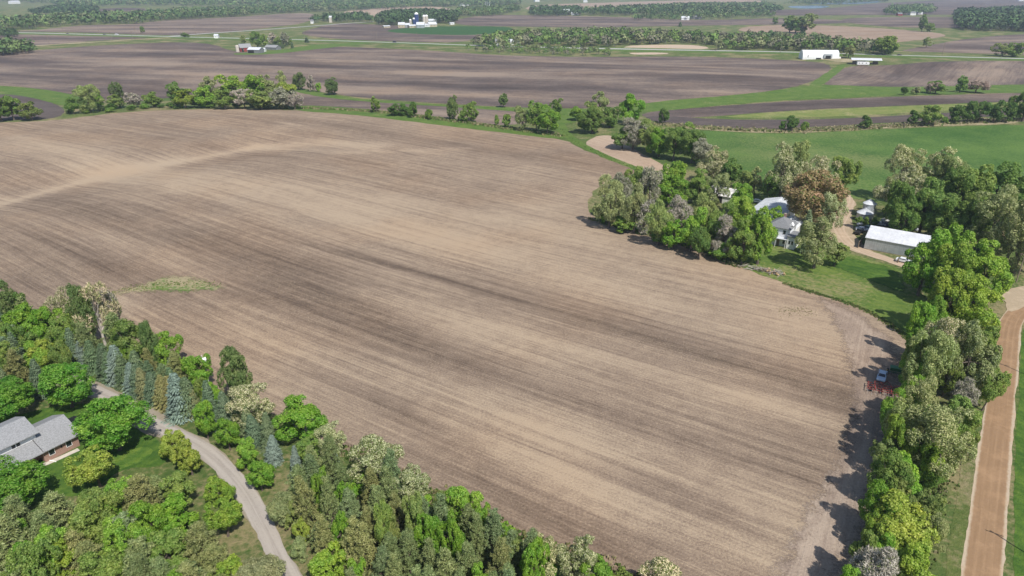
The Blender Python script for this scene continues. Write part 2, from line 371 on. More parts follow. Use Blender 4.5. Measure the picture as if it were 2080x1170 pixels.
MAIN = [(-260, 560), (0, 622), (110, 655), (235, 700), (330, 730), (400, 765), (500, 815), (600, 870), (690, 915), (830, 985), (960, 1050), (1060, 1100), (1210, 1150), (1330, 1200), (1500, 1290),
        (1640, 1290), (1735, 1200), (1790, 1090), (1835, 960), (1850, 860), (1860, 790), (1858, 730), (1846, 690), (1805, 656), (1742, 622), (1660, 597), (1590, 576), (1500, 540), (1440, 510), (1370, 488),
        (1290, 468), (1222, 452), (1192, 428), (1196, 398), (1240, 362), (1306, 350), (1225, 322), (1170, 295), (1148, 284), (1000, 266), (850, 247), (700, 229), (600, 224), (480, 221), (300, 224), (200, 233), (100, 246), (0, 249), (-300, 262)]
DARK = [(180, 432, 60, 7, -.32), (560, 528, 48, 9, -.26), (640, 596, 38, 6, -.36), (760, 530, 30, 3, -.35), (950, 585, 40, 3, -.18), (1250, 672, 40, 3, -.15), (1500, 742, 35, 2.5, -.2), (800, 690, 35, 6, -.28),
        (1010, 775, 35, 3, -.15), (1330, 868, 24, 3, -.2), (1180, 945, 24, 3, -.32), (900, 890, 22, 4, -.28), (1620, 930, 16, 9, -.26), (70, 560, 35, 10, -.26), (660, 252, 70, 8, -.3), (330, 262, 60, 14, -.2), (60, 480, 40, 8, -.3),
        (1000, 470, 60, 5, -.12), (850, 395, 60, 8, -.22), (1060, 315, 60, 10, -.18), (420, 480, 55, 6, -.2), (1450, 1040, 22, 4, -.28), (760, 800, 22, 4, -.25), (330, 620, 25, 7, -.2), (1330, 700, 40, 2, -.12), (1700, 820, 8, 6, -.25), (480, 590, 25, 4, -.3), (250, 560, 40, 7, -.22), (1100, 1040, 26, 3, -.3)]
LIGHT = [(600, 400, 110, 20, .2), (930, 430, 80, 20, .2), (1300, 440, 60, 20, .16), (500, 225, 90, 10, .12), (1110, 905, 22, 9, .32), (280, 360, 50, 14, .2), (1500, 560, 40, 10, .18), (1650, 650, 22, 10, .2), (1630, 1085, 14, 8, .26), (850, 480, 70, 7, .2),
         (1250, 600, 60, 7, .15), (1350, 760, 50, 4, .2), (900, 640, 40, 5, .2), (1000, 700, 30, 5, .22), (520, 690, 40, 6, .12), (1560, 820, 14, 4, .22), (120, 300, 60, 14, .18), (1230, 980, 20, 4, .2), (380, 550, 30, 4, .2), (1700, 720, 12, 10, .14), (250, 610, 20, 5, .2), (830, 560, 30, 3, .2)]
drape('ploughed_field', MAIN, M_SOIL, 1, 'wide tan tilled field with dark streaks filling the middle of the view',
      rows(-33, .53, [(*b[:4], b[4]*.78) for b in DARK]+LIGHT, [([(-60, 432), (120, 382), (260, 347), (420, 318), (520, 300), (600, 293), (760, 298)], 8, .30), ([(-60, 432), (120, 382), (260, 347), (420, 318), (520, 300)], 2.2, .2), ([(520, 300), (700, 310), (950, 302)], 4, .18), ([(170, 398), (420, 450), (700, 516), (930, 575), (1200, 650), (1480, 735), (1715, 800)], 1.0, -.16)]), .9)
drape('ploughed_field', [(1176, 290), (1236, 270), (1266, 290), (1335, 330), (1380, 350), (1315, 347), (1240, 320)], M_TAN, 1, 'small tan field wedge between the grass lane and the grove', rows(-60, .5))
drape('ploughed_field', [(560, 178), (700, 202), (900, 215), (1100, 224), (1120, 240), (1020, 258), (880, 247), (720, 224), (600, 217), (540, 200)], M_SOIL2, 1, 'narrow brown field strip between the two hedge lines', rows(-12, .64))
FARF = [(-400, 112), (0, 110), (80, 101), (250, 89), (420, 84), (480, 108), (560, 104), (610, 96), (700, 94), (930, 106), (1000, 112), (1180, 116), (1400, 114), (1620, 122), (1705, 132), (1640, 174), (1500, 194), (1330, 208), (1230, 220), (1090, 220),
        (900, 211), (700, 196), (600, 176), (500, 175), (340, 200), (215, 212), (160, 196), (90, 182), (0, 172), (-400, 168)]
drape('ploughed_field', FARF, M_SOIL2, 1, 'broad purplish-brown field on the far side of the hedge, below the highway',
      rows(-14, .57, [(150, 120, 90, 12, -.2), (420, 150, 80, 10, .25), (300, 130, 100, 10, .2), (560, 130, 80, 14, -.25), (900, 150, 90, 16, .26), (850, 190, 80, 10, .2), (1100, 180, 90, 12, -.25), (1300, 150, 80, 14, -.2), (1400, 135, 60, 10, .22), (700, 160, 60, 10, .2), (620, 185, 50, 10, .15), (1450, 185, 60, 8, .25), (80, 160, 70, 8, .2), (1600, 150, 50, 14, -.1), (320, 170, 60, 8, -.2), (900, 125, 90, 12, -.2), (1200, 128, 60, 12, .15)]))
drape('ploughed_field', [(1652, 178), (1716, 132), (1800, 134), (1900, 124), (2080, 124), (2500, 124), (2500, 174), (2080, 170), (1820, 178)], M_SOIL2, 1, 'brown field with faint slanting rows right of the grass lane, beyond the green band', rows(50, .58))
drape('ploughed_field', [(1300, 228), (1480, 214), (1640, 203), (1900, 194), (2080, 188), (2500, 184), (2500, 202), (2080, 205), (1850, 214), (1600, 224), (1460, 236), (1380, 240), (1310, 240)], M_SOIL2, 1, 'thin brown field strip under the green band', rows(5, .5))
drape('ploughed_field', [(1310, 233), (1450, 242), (1580, 244), (1740, 240), (1930, 228), (2080, 224), (2080, 232), (1900, 244), (1650, 258), (1540, 264), (1400, 254), (1315, 246)], M_SOIL3, 1, 'blackish field strip below the yellow-green strip', rows(5, .55))
drape('ploughed_field', [(-400, 186), (0, 184), (70, 196), (140, 222), (110, 243), (0, 245), (-400, 255)], M_SOIL3, 1, 'dark field corner at the left edge above the hedge', rows(-10, .6))
drape('grass_strip', [(-400, 172), (0, 174), (90, 181), (158, 194), (190, 210), (152, 220), (110, 210), (60, 197), (0, 190), (-400, 190)], M_LANE, 2, 'bright grass waterway curving in from the left edge')
drape('grass_strip', [(1240, 222), (1330, 206), (1500, 193), (1640, 175), (1680, 172), (1820, 178), (2080, 171), (2500, 172), (2500, 186), (2080, 187), (1880, 192), (1640, 201), (1480, 212), (1300, 230)], M_LANE, 2, 'bright green grass band sweeping across to the right edge')
drape('grass_strip', [(1636, 176), (1690, 140), (1708, 131), (1722, 132), (1705, 146), (1664, 178)], M_LANE, 3, 'short grass lane running up to the white barns')
drape('grass_strip', [(1445, 238), (1600, 226), (1850, 215), (2080, 206), (2300, 203), (2300, 212), (2080, 216), (1930, 224), (1740, 236), (1560, 240)], grass_mat('old green crop', (.13, .18, .045), (.22, .23, .075), (.33, .29, .15), .4), 2, 'yellow-green strip of old crop between two dark fields')
drape('grass_strip', [(1300, 245), (1420, 255), (1540, 264), (1660, 259), (1900, 246), (2080, 236), (2080, 252), (1900, 256), (1700, 266), (1560, 272), (1400, 262)], M_DRYG, 2, 'straw-coloured ditch bank along the top of the pasture')
drape('pasture', [(1380, 262), (1560, 273), (1700, 268), (1900, 258), (2080, 253), (2600, 250), (2600, 470), (2080, 430), (1880, 420), (1700, 400), (1560, 390), (1470, 350), (1420, 310)], M_PAST, 1, 'broad green pasture behind the farm groves')
ribbon('grass_strip', [(1128, 245), (1140, 262), (1160, 283), (1215, 312), (1312, 350)], [11, 8, 5.5, 4.5, 4], M_LANE, 2, 'green lane curving between the wide field and the small tan wedge')
drape('grass_strip', [(600, 212), (760, 222), (900, 238), (1020, 256), (1140, 270), (1150, 286), (1000, 267), (850, 249), (700, 231), (600, 226)], M_LANE, 2, 'grassy hedge bank along the far edge of the wide field')
drape('grass_strip', [(590, 178), (700, 198), (860, 212), (1100, 220), (1240, 222), (1150, 258), (1120, 232), (900, 216), (700, 204), (600, 188)], M_LANE, 2, 'grass margin below the far purplish field')
drape('weed_patch', [(190, 600), (280, 574), (350, 556), (410, 558), (490, 588), (400, 596), (300, 598), (200, 612)], grass_mat('weedy patch', (.075, .16, .025), (.16, .20, .06), (.36, .29, .185), .80, 0, .3, 4.5), 2, 'weedy green and straw patch at the left of the wide field', jit=1.2)
drape('headland', [(1640, 594), (1690, 606), (1742, 627), (1800, 662), (1838, 700), (1850, 790), (1838, 900), (1800, 1040), (1740, 1190), (1560, 1290), (1480, 1230), (1560, 1120), (1640, 1000), (1690, 880), (1715, 800), (1700, 700), (1672, 640)], soil_mat('grey packed soil', (.14, .108, .088), (.25, .192, .15), (.37, .295, .23), (.5, .41, .28), .5, .7, .2, 5.0), 2, 'greyish turning strip with wheel marks at the right end of the field',
      rows(60, .5, [(1720, 700, 10, 6, .2), (1640, 1080, 14, 7, .3), (1740, 960, 10, 6, .15), (1700, 830, 9, 6, -.15), (1660, 900, 10, 5, -.1)], [([(1650, 605), (1740, 650), (1790, 700), (1805, 760)], .8, .25), ([(1690, 690), (1760, 745), (1800, 760)], .7, .2), ([(1640, 1120), (1720, 960), (1770, 880)], .9, .2), ([(1590, 1150), (1690, 1010), (1745, 900)], .8, -.2)], 0), 1.0)
drape('lawn', [(1490, 536), (1540, 500), (1640, 490), (1705, 505), (1760, 526), (1835, 545), (1880, 600), (1900, 690), (1860, 740), (1846, 690), (1805, 656), (1742, 622), (1660, 597), (1590, 576)], M_YARD, 2, 'patchy farm lawn between the dirt drive and the wide field', rows(-38, .5, bend=0), .6)
drape('lawn', [(1690, 510), (1760, 528), (1838, 548), (1860, 600), (1800, 590), (1740, 560), (1680, 540)], grass_mat('mown stripe', (.040, .095, .016), (.085, .155, .026), (.20, .19, .075), .10, .45, .12, 2.5), 3, 'mown green stripe of lawn below the dirt drive', rows(-38, .5, bend=0), 1.2)
ribbon('farm_drive', [(1722, 396), (1728, 410), (1712, 440), (1700, 462), (1722, 495), (1760, 514), (1805, 528), (1870, 552), (1960, 590), (2060, 606)], [2, 3.5, 5, 9, 9, 5, 4.2, 4.2, 6, 9], M_DIRT, 4, 'pale dirt farm drive bending round the grey-walled shed', .5)
drape('dirt_yard', [(1618, 455), (1650, 448), (1690, 440), (1715, 460), (1700, 490), (1655, 490), (1630, 482)], M_DIRT, 3, 'tan dirt yard beside the white farmhouse')
ROADC = ribbon('dirt_road', [(1975, 1360), (1986, 1250), (1997, 1150), (2012, 1000), (2026, 860), (2042, 745), (2046, 695), (2050, 660), (2066, 634), (2110, 615), (2240, 590), (2500, 560)], 5.1, M_ROAD, 3, 'brown dirt road with wheel tracks along the right edge', .24)
drape('gravel_apron', [(2034, 590), (2090, 580), (2160, 585), (2140, 605), (2080, 622), (2046, 640)], M_DIRT, 4, 'pale gravel apron where the farm drive meets the dirt road')
drape('verge', [(2062, 1360), (2060, 1150), (2062, 1000), (2066, 860), (2072, 745), (2074, 690), (2080, 660), (2110, 635), (2300, 600), (2800, 650), (2800, 1360)], M_LAWN, 1, 'green verge on the far side of the dirt road', jit=.3)
drape('verge', [(1900, 1360), (1925, 1150), (1945, 1000), (1960, 900), (1990, 860), (1975, 1000), (1955, 1150), (1935, 1360)], grass_mat('verge weeds', (.08, .115, .03), (.14, .16, .05), (.25, .21, .12), .5), 2, 'weedy verge between the roadside trees and the dirt road')
ribbon('gravel_drive', [(640, 1290), (596, 1190), (566, 1130), (535, 1065), (505, 1010), (470, 965), (420, 915), (365, 885), (320, 868), (285, 845), (240, 815), (185, 790), (130, 768)], [3.6, 3.6, 3.4, 3.4, 3.5, 3.7, 3.9, 4.3, 5, 4.6, 4.4, 5.6, 5], M_DRIVE, 3, 'grey gravel drive winding past the brick house', .5)
drape('gravel_apron', [(285, 838), (312, 824), (350, 842), (352, 868), (320, 880), (290, 868)], M_DRIVE, 2, 'gravel parking spur off the drive by the spruces')
drape('lawn', [(-400, 860), (0, 850), (110, 825), (185, 815), (250, 850), (310, 880), (345, 925), (330, 950), (240, 950), (180, 1010), (90, 1010), (40, 1040), (-400, 1100)], M_LAWN, 1, 'green lawn around the brick house', rows(57, .5, bend=0))
drape('garden_bed', [(212, 930), (300, 905), (316, 922), (260, 948), (225, 960)], grass_mat('vegetable bed', (.05, .12, .02), (.1, .17, .03), (.24, .19, .12), .3, .7, .3), 2, 'striped green bed beside the drive', rows(60, .5, bend=0))

# far country: fields, roads, lakes
def far_field(poly, m, tone, ang, label, nm='ploughed_field'): drape(nm, poly, m, 1, label, rows(ang, tone, bend=0) if nm == 'ploughed_field' else None, .8)
far_field([(-300, 88), (30, 70), (110, 66), (340, 76), (200, 82), (60, 94), (-300, 108)], M_SOIL2, .62, 4, 'brown field triangle between the two far roads')
far_field([(-300, 66), (60, 63), (100, 58), (180, 50), (250, 51), (340, 40), (460, 36), (600, 26), (645, 28), (630, 46), (540, 57), (430, 68), (340, 73), (200, 67), (60, 64)], M_SOIL2, .66, 6, 'brown field beyond the highway below the left woods')
far_field([(600, 70), (640, 56), (690, 46), (760, 50), (900, 56), (1010, 60), (1000, 72), (940, 86), (860, 86), (700, 81)], M_SOIL2, .5, -4, 'brown field between the highway and the silo farm')
far_field([(770, 64), (830, 56), (900, 53), (1050, 54), (1030, 66), (960, 72), (860, 70)], M_WHEAT, .5, 0, 'dark green wheat field below the silo farm', 'wheat_field')
far_field([(690, 24), (740, 19), (830, 13), (910, 14), (930, 28), (820, 36), (720, 33)], M_TAN, .45, 0, 'pale tan field behind the silo farm')
far_field([(930, 52), (920, 40), (990, 30), (1070, 31), (1300, 35), (1400, 42), (1600, 36), (1700, 40), (1760, 46), (1600, 50), (1400, 52), (1200, 56), (1050, 54)], M_SOIL2, .55, -2, 'brown field behind the highway woods')
far_field([(1060, 20), (1080, 10), (1200, 6), (1500, -2), (1560, 2), (1520, 8), (1300, 14), (1140, 24)], M_TAN, .3, 0, 'pale field at the top of the view, left of the far lake')
far_field([(1480, 20), (1600, 20), (1700, 16), (1800, 4), (2080, -4), (2500, -8), (2500, 28), (2080, 30), (1800, 30), (1600, 32), (1490, 30)], M_SOIL2, .45, -3, 'dark field under the far lake')
far_field([(1480, 60), (1560, 50), (1700, 52), (1860, 62), (1940, 72), (1850, 84), (1760, 90), (1660, 84), (1560, 70)], M_TAN, .2, 2, 'pale dry field beyond the highway on the right')
far_field([(1860, 98), (1960, 78), (2080, 68), (2500, 62), (2500, 112), (2080, 112), (1900, 106), (1820, 104)], M_SOIL2, .55, 2, 'brown field above the highway at the right edge')
far_field([(1700, 36), (1900, 34), (2080, 36), (2500, 34), (2500, 52), (2080, 54), (1860, 58), (1720, 48)], M_SOIL2, .5, 0, 'brown field beside the dark right woods')
far_field([(-300, 44), (0, 38), (110, 34), (80, 40), (0, 46), (-300, 54)], M_TAN, .4, 2, 'thin pale field among the left woods')
far_field([(180, 20), (250, 15), (310, 18), (290, 28), (220, 30)], M_SOIL2, .4, 2, 'small dark field among the left woods')
far_field([(1280, 92), (1400, 90), (1450, 98), (1400, 102), (1260, 99)], M_TAN, .8, 2, 'bleached reed patch beside the highway')
far_field([(1270, 108), (1330, 106), (1370, 109), (1300, 112)], M_TAN, .8, 2, 'pale sandy patch below the highway')
far_field([(470, 108), (540, 106), (640, 90), (740, 86), (760, 88), (640, 100), (560, 110), (480, 112)], M_LANE, .5, 0, 'bright lawn around the red barn farm', 'grass_strip')
ribbon('verge', [(-400, 62), (0, 66), (200, 71), (400, 76.5), (600, 81), (800, 87), (930, 92), (1050, 96), (1250, 100.5), (1450, 104), (1620, 107), (1800, 113), (2080, 120.5), (2500, 131)], 46, M_LANE, 2, 'grass verges either side of the highway')
HWY = ribbon('highway', [(-400, 61.5), (0, 65.5), (200, 70.5), (400, 76), (600, 80.5), (800, 86.5), (930, 91.2), (1050, 95), (1250, 99.5), (1450, 103), (1620, 106), (1800, 112), (2080, 119.5), (2500, 130)], 12, M_PAVE, 4, 'pale grey highway crossing the far plain')
ribbon('farm_road', [(-200, 106), (60, 94), (200, 85), (345, 76.5)], 13, M_DRYG, 3, 'grassy side road joining the highway from the left')
ribbon('farm_road', [(345, 74), (420, 68), (560, 59), (700, 48), (760, 44)], 11, M_PAVE, 3, 'side road climbing from the highway to the silo farm')
ribbon('farm_road', [(1670, 118), (1690, 124), (1720, 127), (1735, 122), (1700, 119), (1668, 121)], 6, M_DRYG, 4, 'pale dirt loop drive between the two white barns')
tw = NT('lake water'); twn = tw.noise(tw.pos(), .05, 3); M_WATER = tw.end(tw.mix(twn, (.06, .10, .15), (.10, .15, .2)), .25, .5)
drape('lake', [(408, 19), (430, 16), (480, 15), (494, 17), (470, 20), (430, 22)], M_WATER, 4, 'small blue lake among the far left woods')
drape('lake', [(1590, 13), (1660, 11), (1690, 13), (1670, 17), (1620, 18)], M_WATER, 4, 'narrow blue pond at the top right')
drape('lake', [(1620, 6), (1720, 1), (1800, -3), (1800, 4), (1740, 9), (1660, 9)], M_WATER, 4, 'blue lake on the top edge behind thin trees')
#--TREES--
# ------------------------------------------------------------------ trees: leaf-by-leaf crowns on tapered trunks with limbs
M_LEAF = leaf_mat('leaves'); M_NEEDLE = leaf_mat('needles', .06); M_TWIG = leaf_mat('twigs', .0)
M_BARK = plain('bark', (.13, .105, .085), .9, .3, 3); M_PALEBARK = plain('pale bark', (.42, .38, .33), .85, .25, 2)
UP = np.array([0, 0, 1.0])
def unit(a): return a/(np.linalg.norm(a, axis=-1, keepdims=True)+1e-9)
def rdir(n, rng): return unit(rng.normal(size=(n, 3)))
def leaves(name, C, N, S, mat, rng, aspect=.62, T=None):
    N = unit(N); T = unit(np.cross(N, rdir(len(C), rng))) if T is None else unit(T - N*np.sum(T*N, 1, keepdims=True)); B = np.cross(N, T)
    S = S[:, None]; cup = N*S*.16
    V = np.stack([C+T*S, C+B*S*aspect-cup, C-T*S, C-B*S*aspect-cup], 1).reshape(-1, 3)
    me = fast_mesh(name, V, np.arange(len(V)).reshape(-1, 4), mat)
    me.attributes.new('rnd', 'FLOAT', 'FACE').data.foreach_set('value', rng.random(len(C)).astype(np.float32))
    return me
def fib(n, rng):
    i = np.arange(n)+.5; z = 1-2*i/n; a = i*2.39996+rng.random()*6; r = np.sqrt(1-z*z); return np.stack([r*np.cos(a), r*np.sin(a), z], 1)
def limb_mesh(name, rng, lobes, H, top, r0, mat, nl, fork=.3):
    m = MB(); p = [(0, 0, -.25)]; rad = [r0*1.25]
    for k in range(1, 6): p.append((rng.normal()*.05*k*.5, rng.normal()*.05*k*.5, top*k/5)); rad.append(r0*(1-.16*k))
    m.tube(p, rad, 7)
    for L in lobes[:nl]:
        z0 = top*rng.uniform(fork, .95); s = np.array([0, 0, z0]); e = L; mid = s*.45+e*.55+np.array([0, 0, .12*np.linalg.norm(e-s)*rng.uniform(-.6, 1)])
        rr = r0*.42*rng.uniform(.7, 1.1); m.tube([s, mid, e], [rr, rr*.6, rr*.22], 5)
    return raw_mesh(name, m.v, m.f, mat)
def broad(rng, n_leaf, leaf, nlobe=22, lobe_r=.40, spread=.62, z0=.16, low=-.72, zr=1.0, gap=0.0, aspect=.62, mat=M_LEAF, twig=False, flat=.0, bark=None, tall=0.0, irr=1.0):
    """a broadleaf crown: lobes on an ellipsoid, smaller clumps on each lobe, leaves on each clump; nominal 8 m wide, 10 m high"""
    rx, rz = 4.0, 5.0*(1-z0)*zr; cz = 10-rz
    d = fib(nlobe, rng); d = d[d[:, 2] > low]; d = unit(d + rng.normal(size=d.shape)*.22)
    if gap: d = d[rng.random(len(d)) > gap]
    sk = rng.normal(size=3)*.16*irr; rad = spread*rng.uniform(.9-.32*irr, 1+.2*irr, len(d))*(1+d@sk); L = d*rad[:, None]*np.array([rx, rx, rz]) + np.array([0, 0, cz]); lr = lobe_r*rx*rng.uniform(.8-.32*irr, 1.05+.2*irr, len(L))
    L = np.vstack([L, [[0, 0, cz+rz*.25]]]); lr = np.append(lr, lobe_r*rx*1.15); dd = np.vstack([d, [[0, 0, .6]]])
    ns = 9; sub = []; sr = []; so_ = []
    for l, r_, o_ in zip(L, lr, dd):
        q = unit(fib(ns, rng)*.8 + o_*.45 + UP*.2); sub.append(l + q*r_*rng.uniform(.5, .78, (ns, 1))*np.array([1, 1, .85+tall])); sr.append(r_*rng.uniform(.26, .62, ns)); so_.append(q)
    sub = np.vstack(sub); sr = np.concatenate(sr); so_ = np.vstack(so_)
    k = rng.choice(len(sub), n_leaf, p=sr**2/np.sum(sr**2)); q = unit(rdir(n_leaf, rng) + so_[k]*.75 + UP*.25)
    C = sub[k] + q*(sr[k]*rng.uniform(.55, 1.12, n_leaf))[:, None]
    if twig: N = rdir(n_leaf, rng); T = unit(q + UP*.5 + rng.normal(size=q.shape)*.25)
    else: N = q*.9 + UP*(.25+flat) + rng.normal(size=q.shape)*.42; T = None
    C[:, 2] = np.maximum(C[:, 2], .25)
    w = np.percentile(np.hypot(C[:, 0], C[:, 1]), 98.5)*2; zt = np.percentile(C[:, 2], 99.6); f = np.array([8/w, 8/w, 10/zt]); C *= f; L = L*f
    cm = leaves('crown', C, N, leaf*rng.uniform(.6, 1.25, n_leaf), mat, rng, aspect, T)
    tm = limb_mesh('trunk', rng, L[rng.permutation(len(L))], 10, 5.6, .26, bark or M_BARK, 14 if (twig or gap) else 8)
    return cm, tm, 8.0, 10.0
def twiggy(rng, n_leaf, leaf, bark=None):
    """a half-bare crown: long branches and fine upright twigs with few leaves"""
    cm, tm, w, h_ = broad(rng, n_leaf, leaf, 20, .36, .66, .06, -.9, 1, .1, .16, M_TWIG, True, bark=bark)
    return cm, tm, w, h_
def column(rng, n_leaf, leaf):
    cm, tm, w, h_ = broad(rng, n_leaf, leaf, 30, .36, .64, .04, -.95, 1, .06, .55, tall=.5)
    return cm, tm, 8.0, 10.0
def bush(rng, n_leaf, leaf):
    cm, tm, w, h_ = broad(rng, n_leaf, leaf, 20, .42, .6, .0, -.8, 1.0)
    return cm, tm, 8.0, 10.0
def spruce(rng, n_leaf, leaf):
    C = []; N = []; T = []; z = .35; dz = .62
    per = max(2, int(n_leaf/1100)); m = MB()
    while z < 9.75:
        R = 2.1*(1-z/10)**.72*rng.uniform(.82, 1.12) + .08; nb_ = int(2*math.pi*R/.62)+5; ph = rng.random()*6
        for b in range(nb_):
            a = ph + 2*math.pi*b/nb_ + rng.normal()*.09; rl = R*rng.uniform(.68, 1.15); e = np.array([math.cos(a), math.sin(a), 0]); side = np.array([-e[1], e[0], 0])
            for t_ in np.linspace(.38, 1, 3+per):
                for s_ in ((-1, 1) if t_ > .5 else (0,)):
                    c = e*rl*t_ + side*s_*.17*(1.25-t_*.4) + UP*(z - .42*rl*t_*t_ + .07*rng.normal() + (.14 if t_ > .9 else 0))
                    C.append(c); N.append(UP*1.0 + e*.55 + rng.normal(size=3)*.22); T.append(e + side*s_*.55 - UP*.3)
        z += dz*(1-.035*z)*rng.uniform(.9, 1.1)
    C = np.array(C); C[:, 2] = np.maximum(C[:, 2], .1); n = len(C)
    cm = leaves('crown', C, np.array(N), leaf*rng.uniform(.7, 1.2, n), M_NEEDLE, rng, .42, np.array(T))
    m.tube([(0, 0, -.2), (0, 0, 5), (0, 0, 9.6)], [.2, .12, .03], 6)
    return cm, raw_mesh('trunk', m.v, m.f, M_BARK), 4.0, 10.0
def pine(rng, n_leaf, leaf):
    tuft = []; z = 1.6; m = MB(); m.tube([(0, 0, -.2), (.05, 0, 5), (0, .05, 9.4)], [.2, .14, .04], 6)
    while z < 9.6:
        R = 2.5*min(1, (10.1-z)/7.2)**.85*rng.uniform(.72, 1.15); nb_ = rng.integers(5, 8); ph = rng.random()*6
        for b in range(nb_):
            a = ph+2*math.pi*b/nb_+rng.normal()*.25; e = np.array([math.cos(a), math.sin(a), .22]); rl = R*rng.uniform(.6, 1.1)
            m.bar((0, 0, z), tuple(e*rl + UP*z), .045, .015, 4)
            for t_ in (.55, .8, 1.0): tuft.append(np.array([*(e*rl*t_+rng.normal(size=3)*.18)]) + UP*z)
        z += rng.uniform(.5, .72)
    tuft.append(np.array([0, 0, 9.7])); tuft = np.array(tuft); k = rng.integers(0, len(tuft), n_leaf); q = unit(rdir(n_leaf, rng) + UP*.55)
    C = tuft[k] + q*rng.uniform(.1, .46, n_leaf)[:, None]
    cm = leaves('crown', C, unit(rng.normal(size=q.shape)*.7+UP*.6+q*.3), leaf*rng.uniform(.6, 1.25, n_leaf), M_NEEDLE, rng, .3, q)
    return cm, raw_mesh('trunk', m.v, m.f, M_BARK), 5.4, 10.0
SHAPES = {'round': lambda r, n, l: broad(r, n, l, 44, .33, .70, .12, irr=.3), 'loose': lambda r, n, l: broad(r, n, l, 26, .34, .68, .03, -.93, 1, .07), 'open': lambda r, n, l: broad(r, n, l*.85, 24, .32, .72, .04, -.92, 1, .10, .5),
          'bare': lambda r, n, l: twiggy(r, int(n*.75), l*1.9), 'dead': lambda r, n, l: twiggy(r, int(n*.4), l*1.9, M_PALEBARK), 'column': column, 'bush': bush, 'spruce': spruce, 'pine': pine}
LOD = [(16000, .155), (5000, .28), (1400, .55)]
POOL = {}
def proto(shape, lod, i):
    k = (shape, lod, i)
    if k not in POOL:
        rng = np.random.default_rng(hash((sorted(SHAPES).index(shape)*97+lod*13+i*5)) % 10000)
        n, l = LOD[lod]; l *= {'spruce': 1.15, 'pine': 1.05}.get(shape, 1)
        POOL[k] = SHAPES[shape](rng, n, l)
    return POOL[k]
# kind: object name, words, shape, leaf colours
KIND = {
 'maple': ('maple_tree', 'round dense green maple', 'round', [(.105, .235, .018), (.115, .25, .02)]),
 'lime': ('leafy_tree', 'yellow-green leafy tree', 'loose', [(.21, .31, .03), (.24, .31, .04), (.19, .30, .028)]),
 'green': ('leafy_tree', 'bright green leafy tree', 'loose', [(.155, .295, .022), (.18, .315, .03)]),
 'mid': ('leafy_tree', 'mid-green leafy tree', 'loose', [(.165, .25, .045), (.185, .26, .05), (.205, .265, .065)]),
 'dark': ('leafy_tree', 'dark green leafy tree', 'loose', [(.12, .205, .035), (.14, .22, .042)]),
 'cream': ('blossoming_tree', 'cream-coloured blossoming tree', 'open', [(.50, .48, .26), (.46, .47, .26), (.53, .49, .30)]),
 'olive': ('leafy_tree', 'pale olive tree', 'open', [(.30, .345, .13), (.32, .345, .15), (.27, .33, .11)]),
 'grey': ('bare_tree', 'grey half-bare tree', 'bare', [(.33, .30, .23), (.29, .285, .20), (.37, .33, .27)]),
 'budding': ('budding_tree', 'thinly leaved budding tree', 'bare', [(.26, .33, .09), (.29, .32, .12)]),
 'dead': ('bare_tree', 'pale-trunked thin cottonwood', 'dead', [(.40, .35, .20)]),
 'blue': ('spruce_tree', 'blue spruce', 'spruce', [(.16, .215, .17), (.18, .24, .19)]),
 'spruce': ('spruce_tree', 'green spruce', 'spruce', [(.10, .155, .07), (.12, .165, .075), (.10, .15, .08)]),
 'bronze': ('spruce_tree', 'bronze-tinged spruce', 'spruce', [(.165, .17, .07), (.19, .19, .065)]),
 'pine': ('pine_tree', 'olive-green pine', 'pine', [(.155, .205, .07), (.175, .22, .075), (.145, .20, .08), (.20, .215, .07)]),
 'poplar': ('poplar_tree', 'tall dark upright poplar', 'column', [(.12, .18, .05)]),
 'oak': ('oak_tree', 'broad russet-brown tree', 'round', [(.31, .235, .115)]),
 'bush': ('bush', 'low green bush', 'bush', [(.13, .235, .03), (.155, .25, .04)]),
 'palebush': ('bush', 'pale grey-green bush', 'bush', [(.23, .28, .11), (.26, .28, .13)]),
 'pinkbush': ('bush', 'pinkish-grey bare bush', 'bare', [(.34, .26, .2)]),
 'cedar': ('bush', 'dense dark rounded bush', 'bush', [(.095, .175, .03)]),
}
TREES = []
def tree(kind, bx, by, wm, hm, place, label=None, xy=None):
    nm, words, shape, cols = KIND[kind]
    x, y = xy if xy is not None else P(bx, by); x, y = float(x), float(y); z = float(hgt(x, y)); d = depth_at(x, y, z)
    de = d*min(1.3, max(.45, 8/wm)); lod = 0 if de < 205 else (1 if de < 430 else 2); i = random.randrange((5 if shape == 'loose' else 3) if lod == 0 else 3)
    cm, tm, W0, H0 = proto(shape, lod, i)
    root = add(nm, None, loc=(x, y, z), rot=(random.gauss(0, .045), random.gauss(0, .045), random.random()*6.28), scale=(wm/W0*random.uniform(.95, 1.05), wm/W0*random.uniform(.95, 1.05), hm/H0)); root.empty_display_size = .3
    c = add('crown', cm, root); col = random.choice(cols); k = random.uniform(.88, 1.14); g = random.uniform(-.05, .05); c.color = (min(1, col[0]*(k+g)), col[1]*k, col[2]*k, {'cream': .62, 'olive': .72, 'grey': .85, 'dead': .7, 'oak': .85}.get(kind, 1.1))
    add('trunk', tm, root)
    root['category'] = 'bush' if nm == 'bush' else 'tree'
    TREES.append((root, kind, place, label)); return root
def T(place, kind, x0, x1, y0, y1, label=None):
    """a tree by the box its crown fills in the photograph; it stands where the box's foot meets the ground"""
    by = y1 - .07*(y1-y0); bx = (x0+x1)/2; x, y = P(bx, by); d = depth_at(float(x), float(y), float(hgt(x, y))); v = (by-585)/FPX; s = FPX/d
    tree(kind, bx - (bx-1040)/(3700-by)*(y1-y0)*.52, by, (x1-x0)/s, .93*(y1-y0)/(s*(CT+v*ST)), place, label)
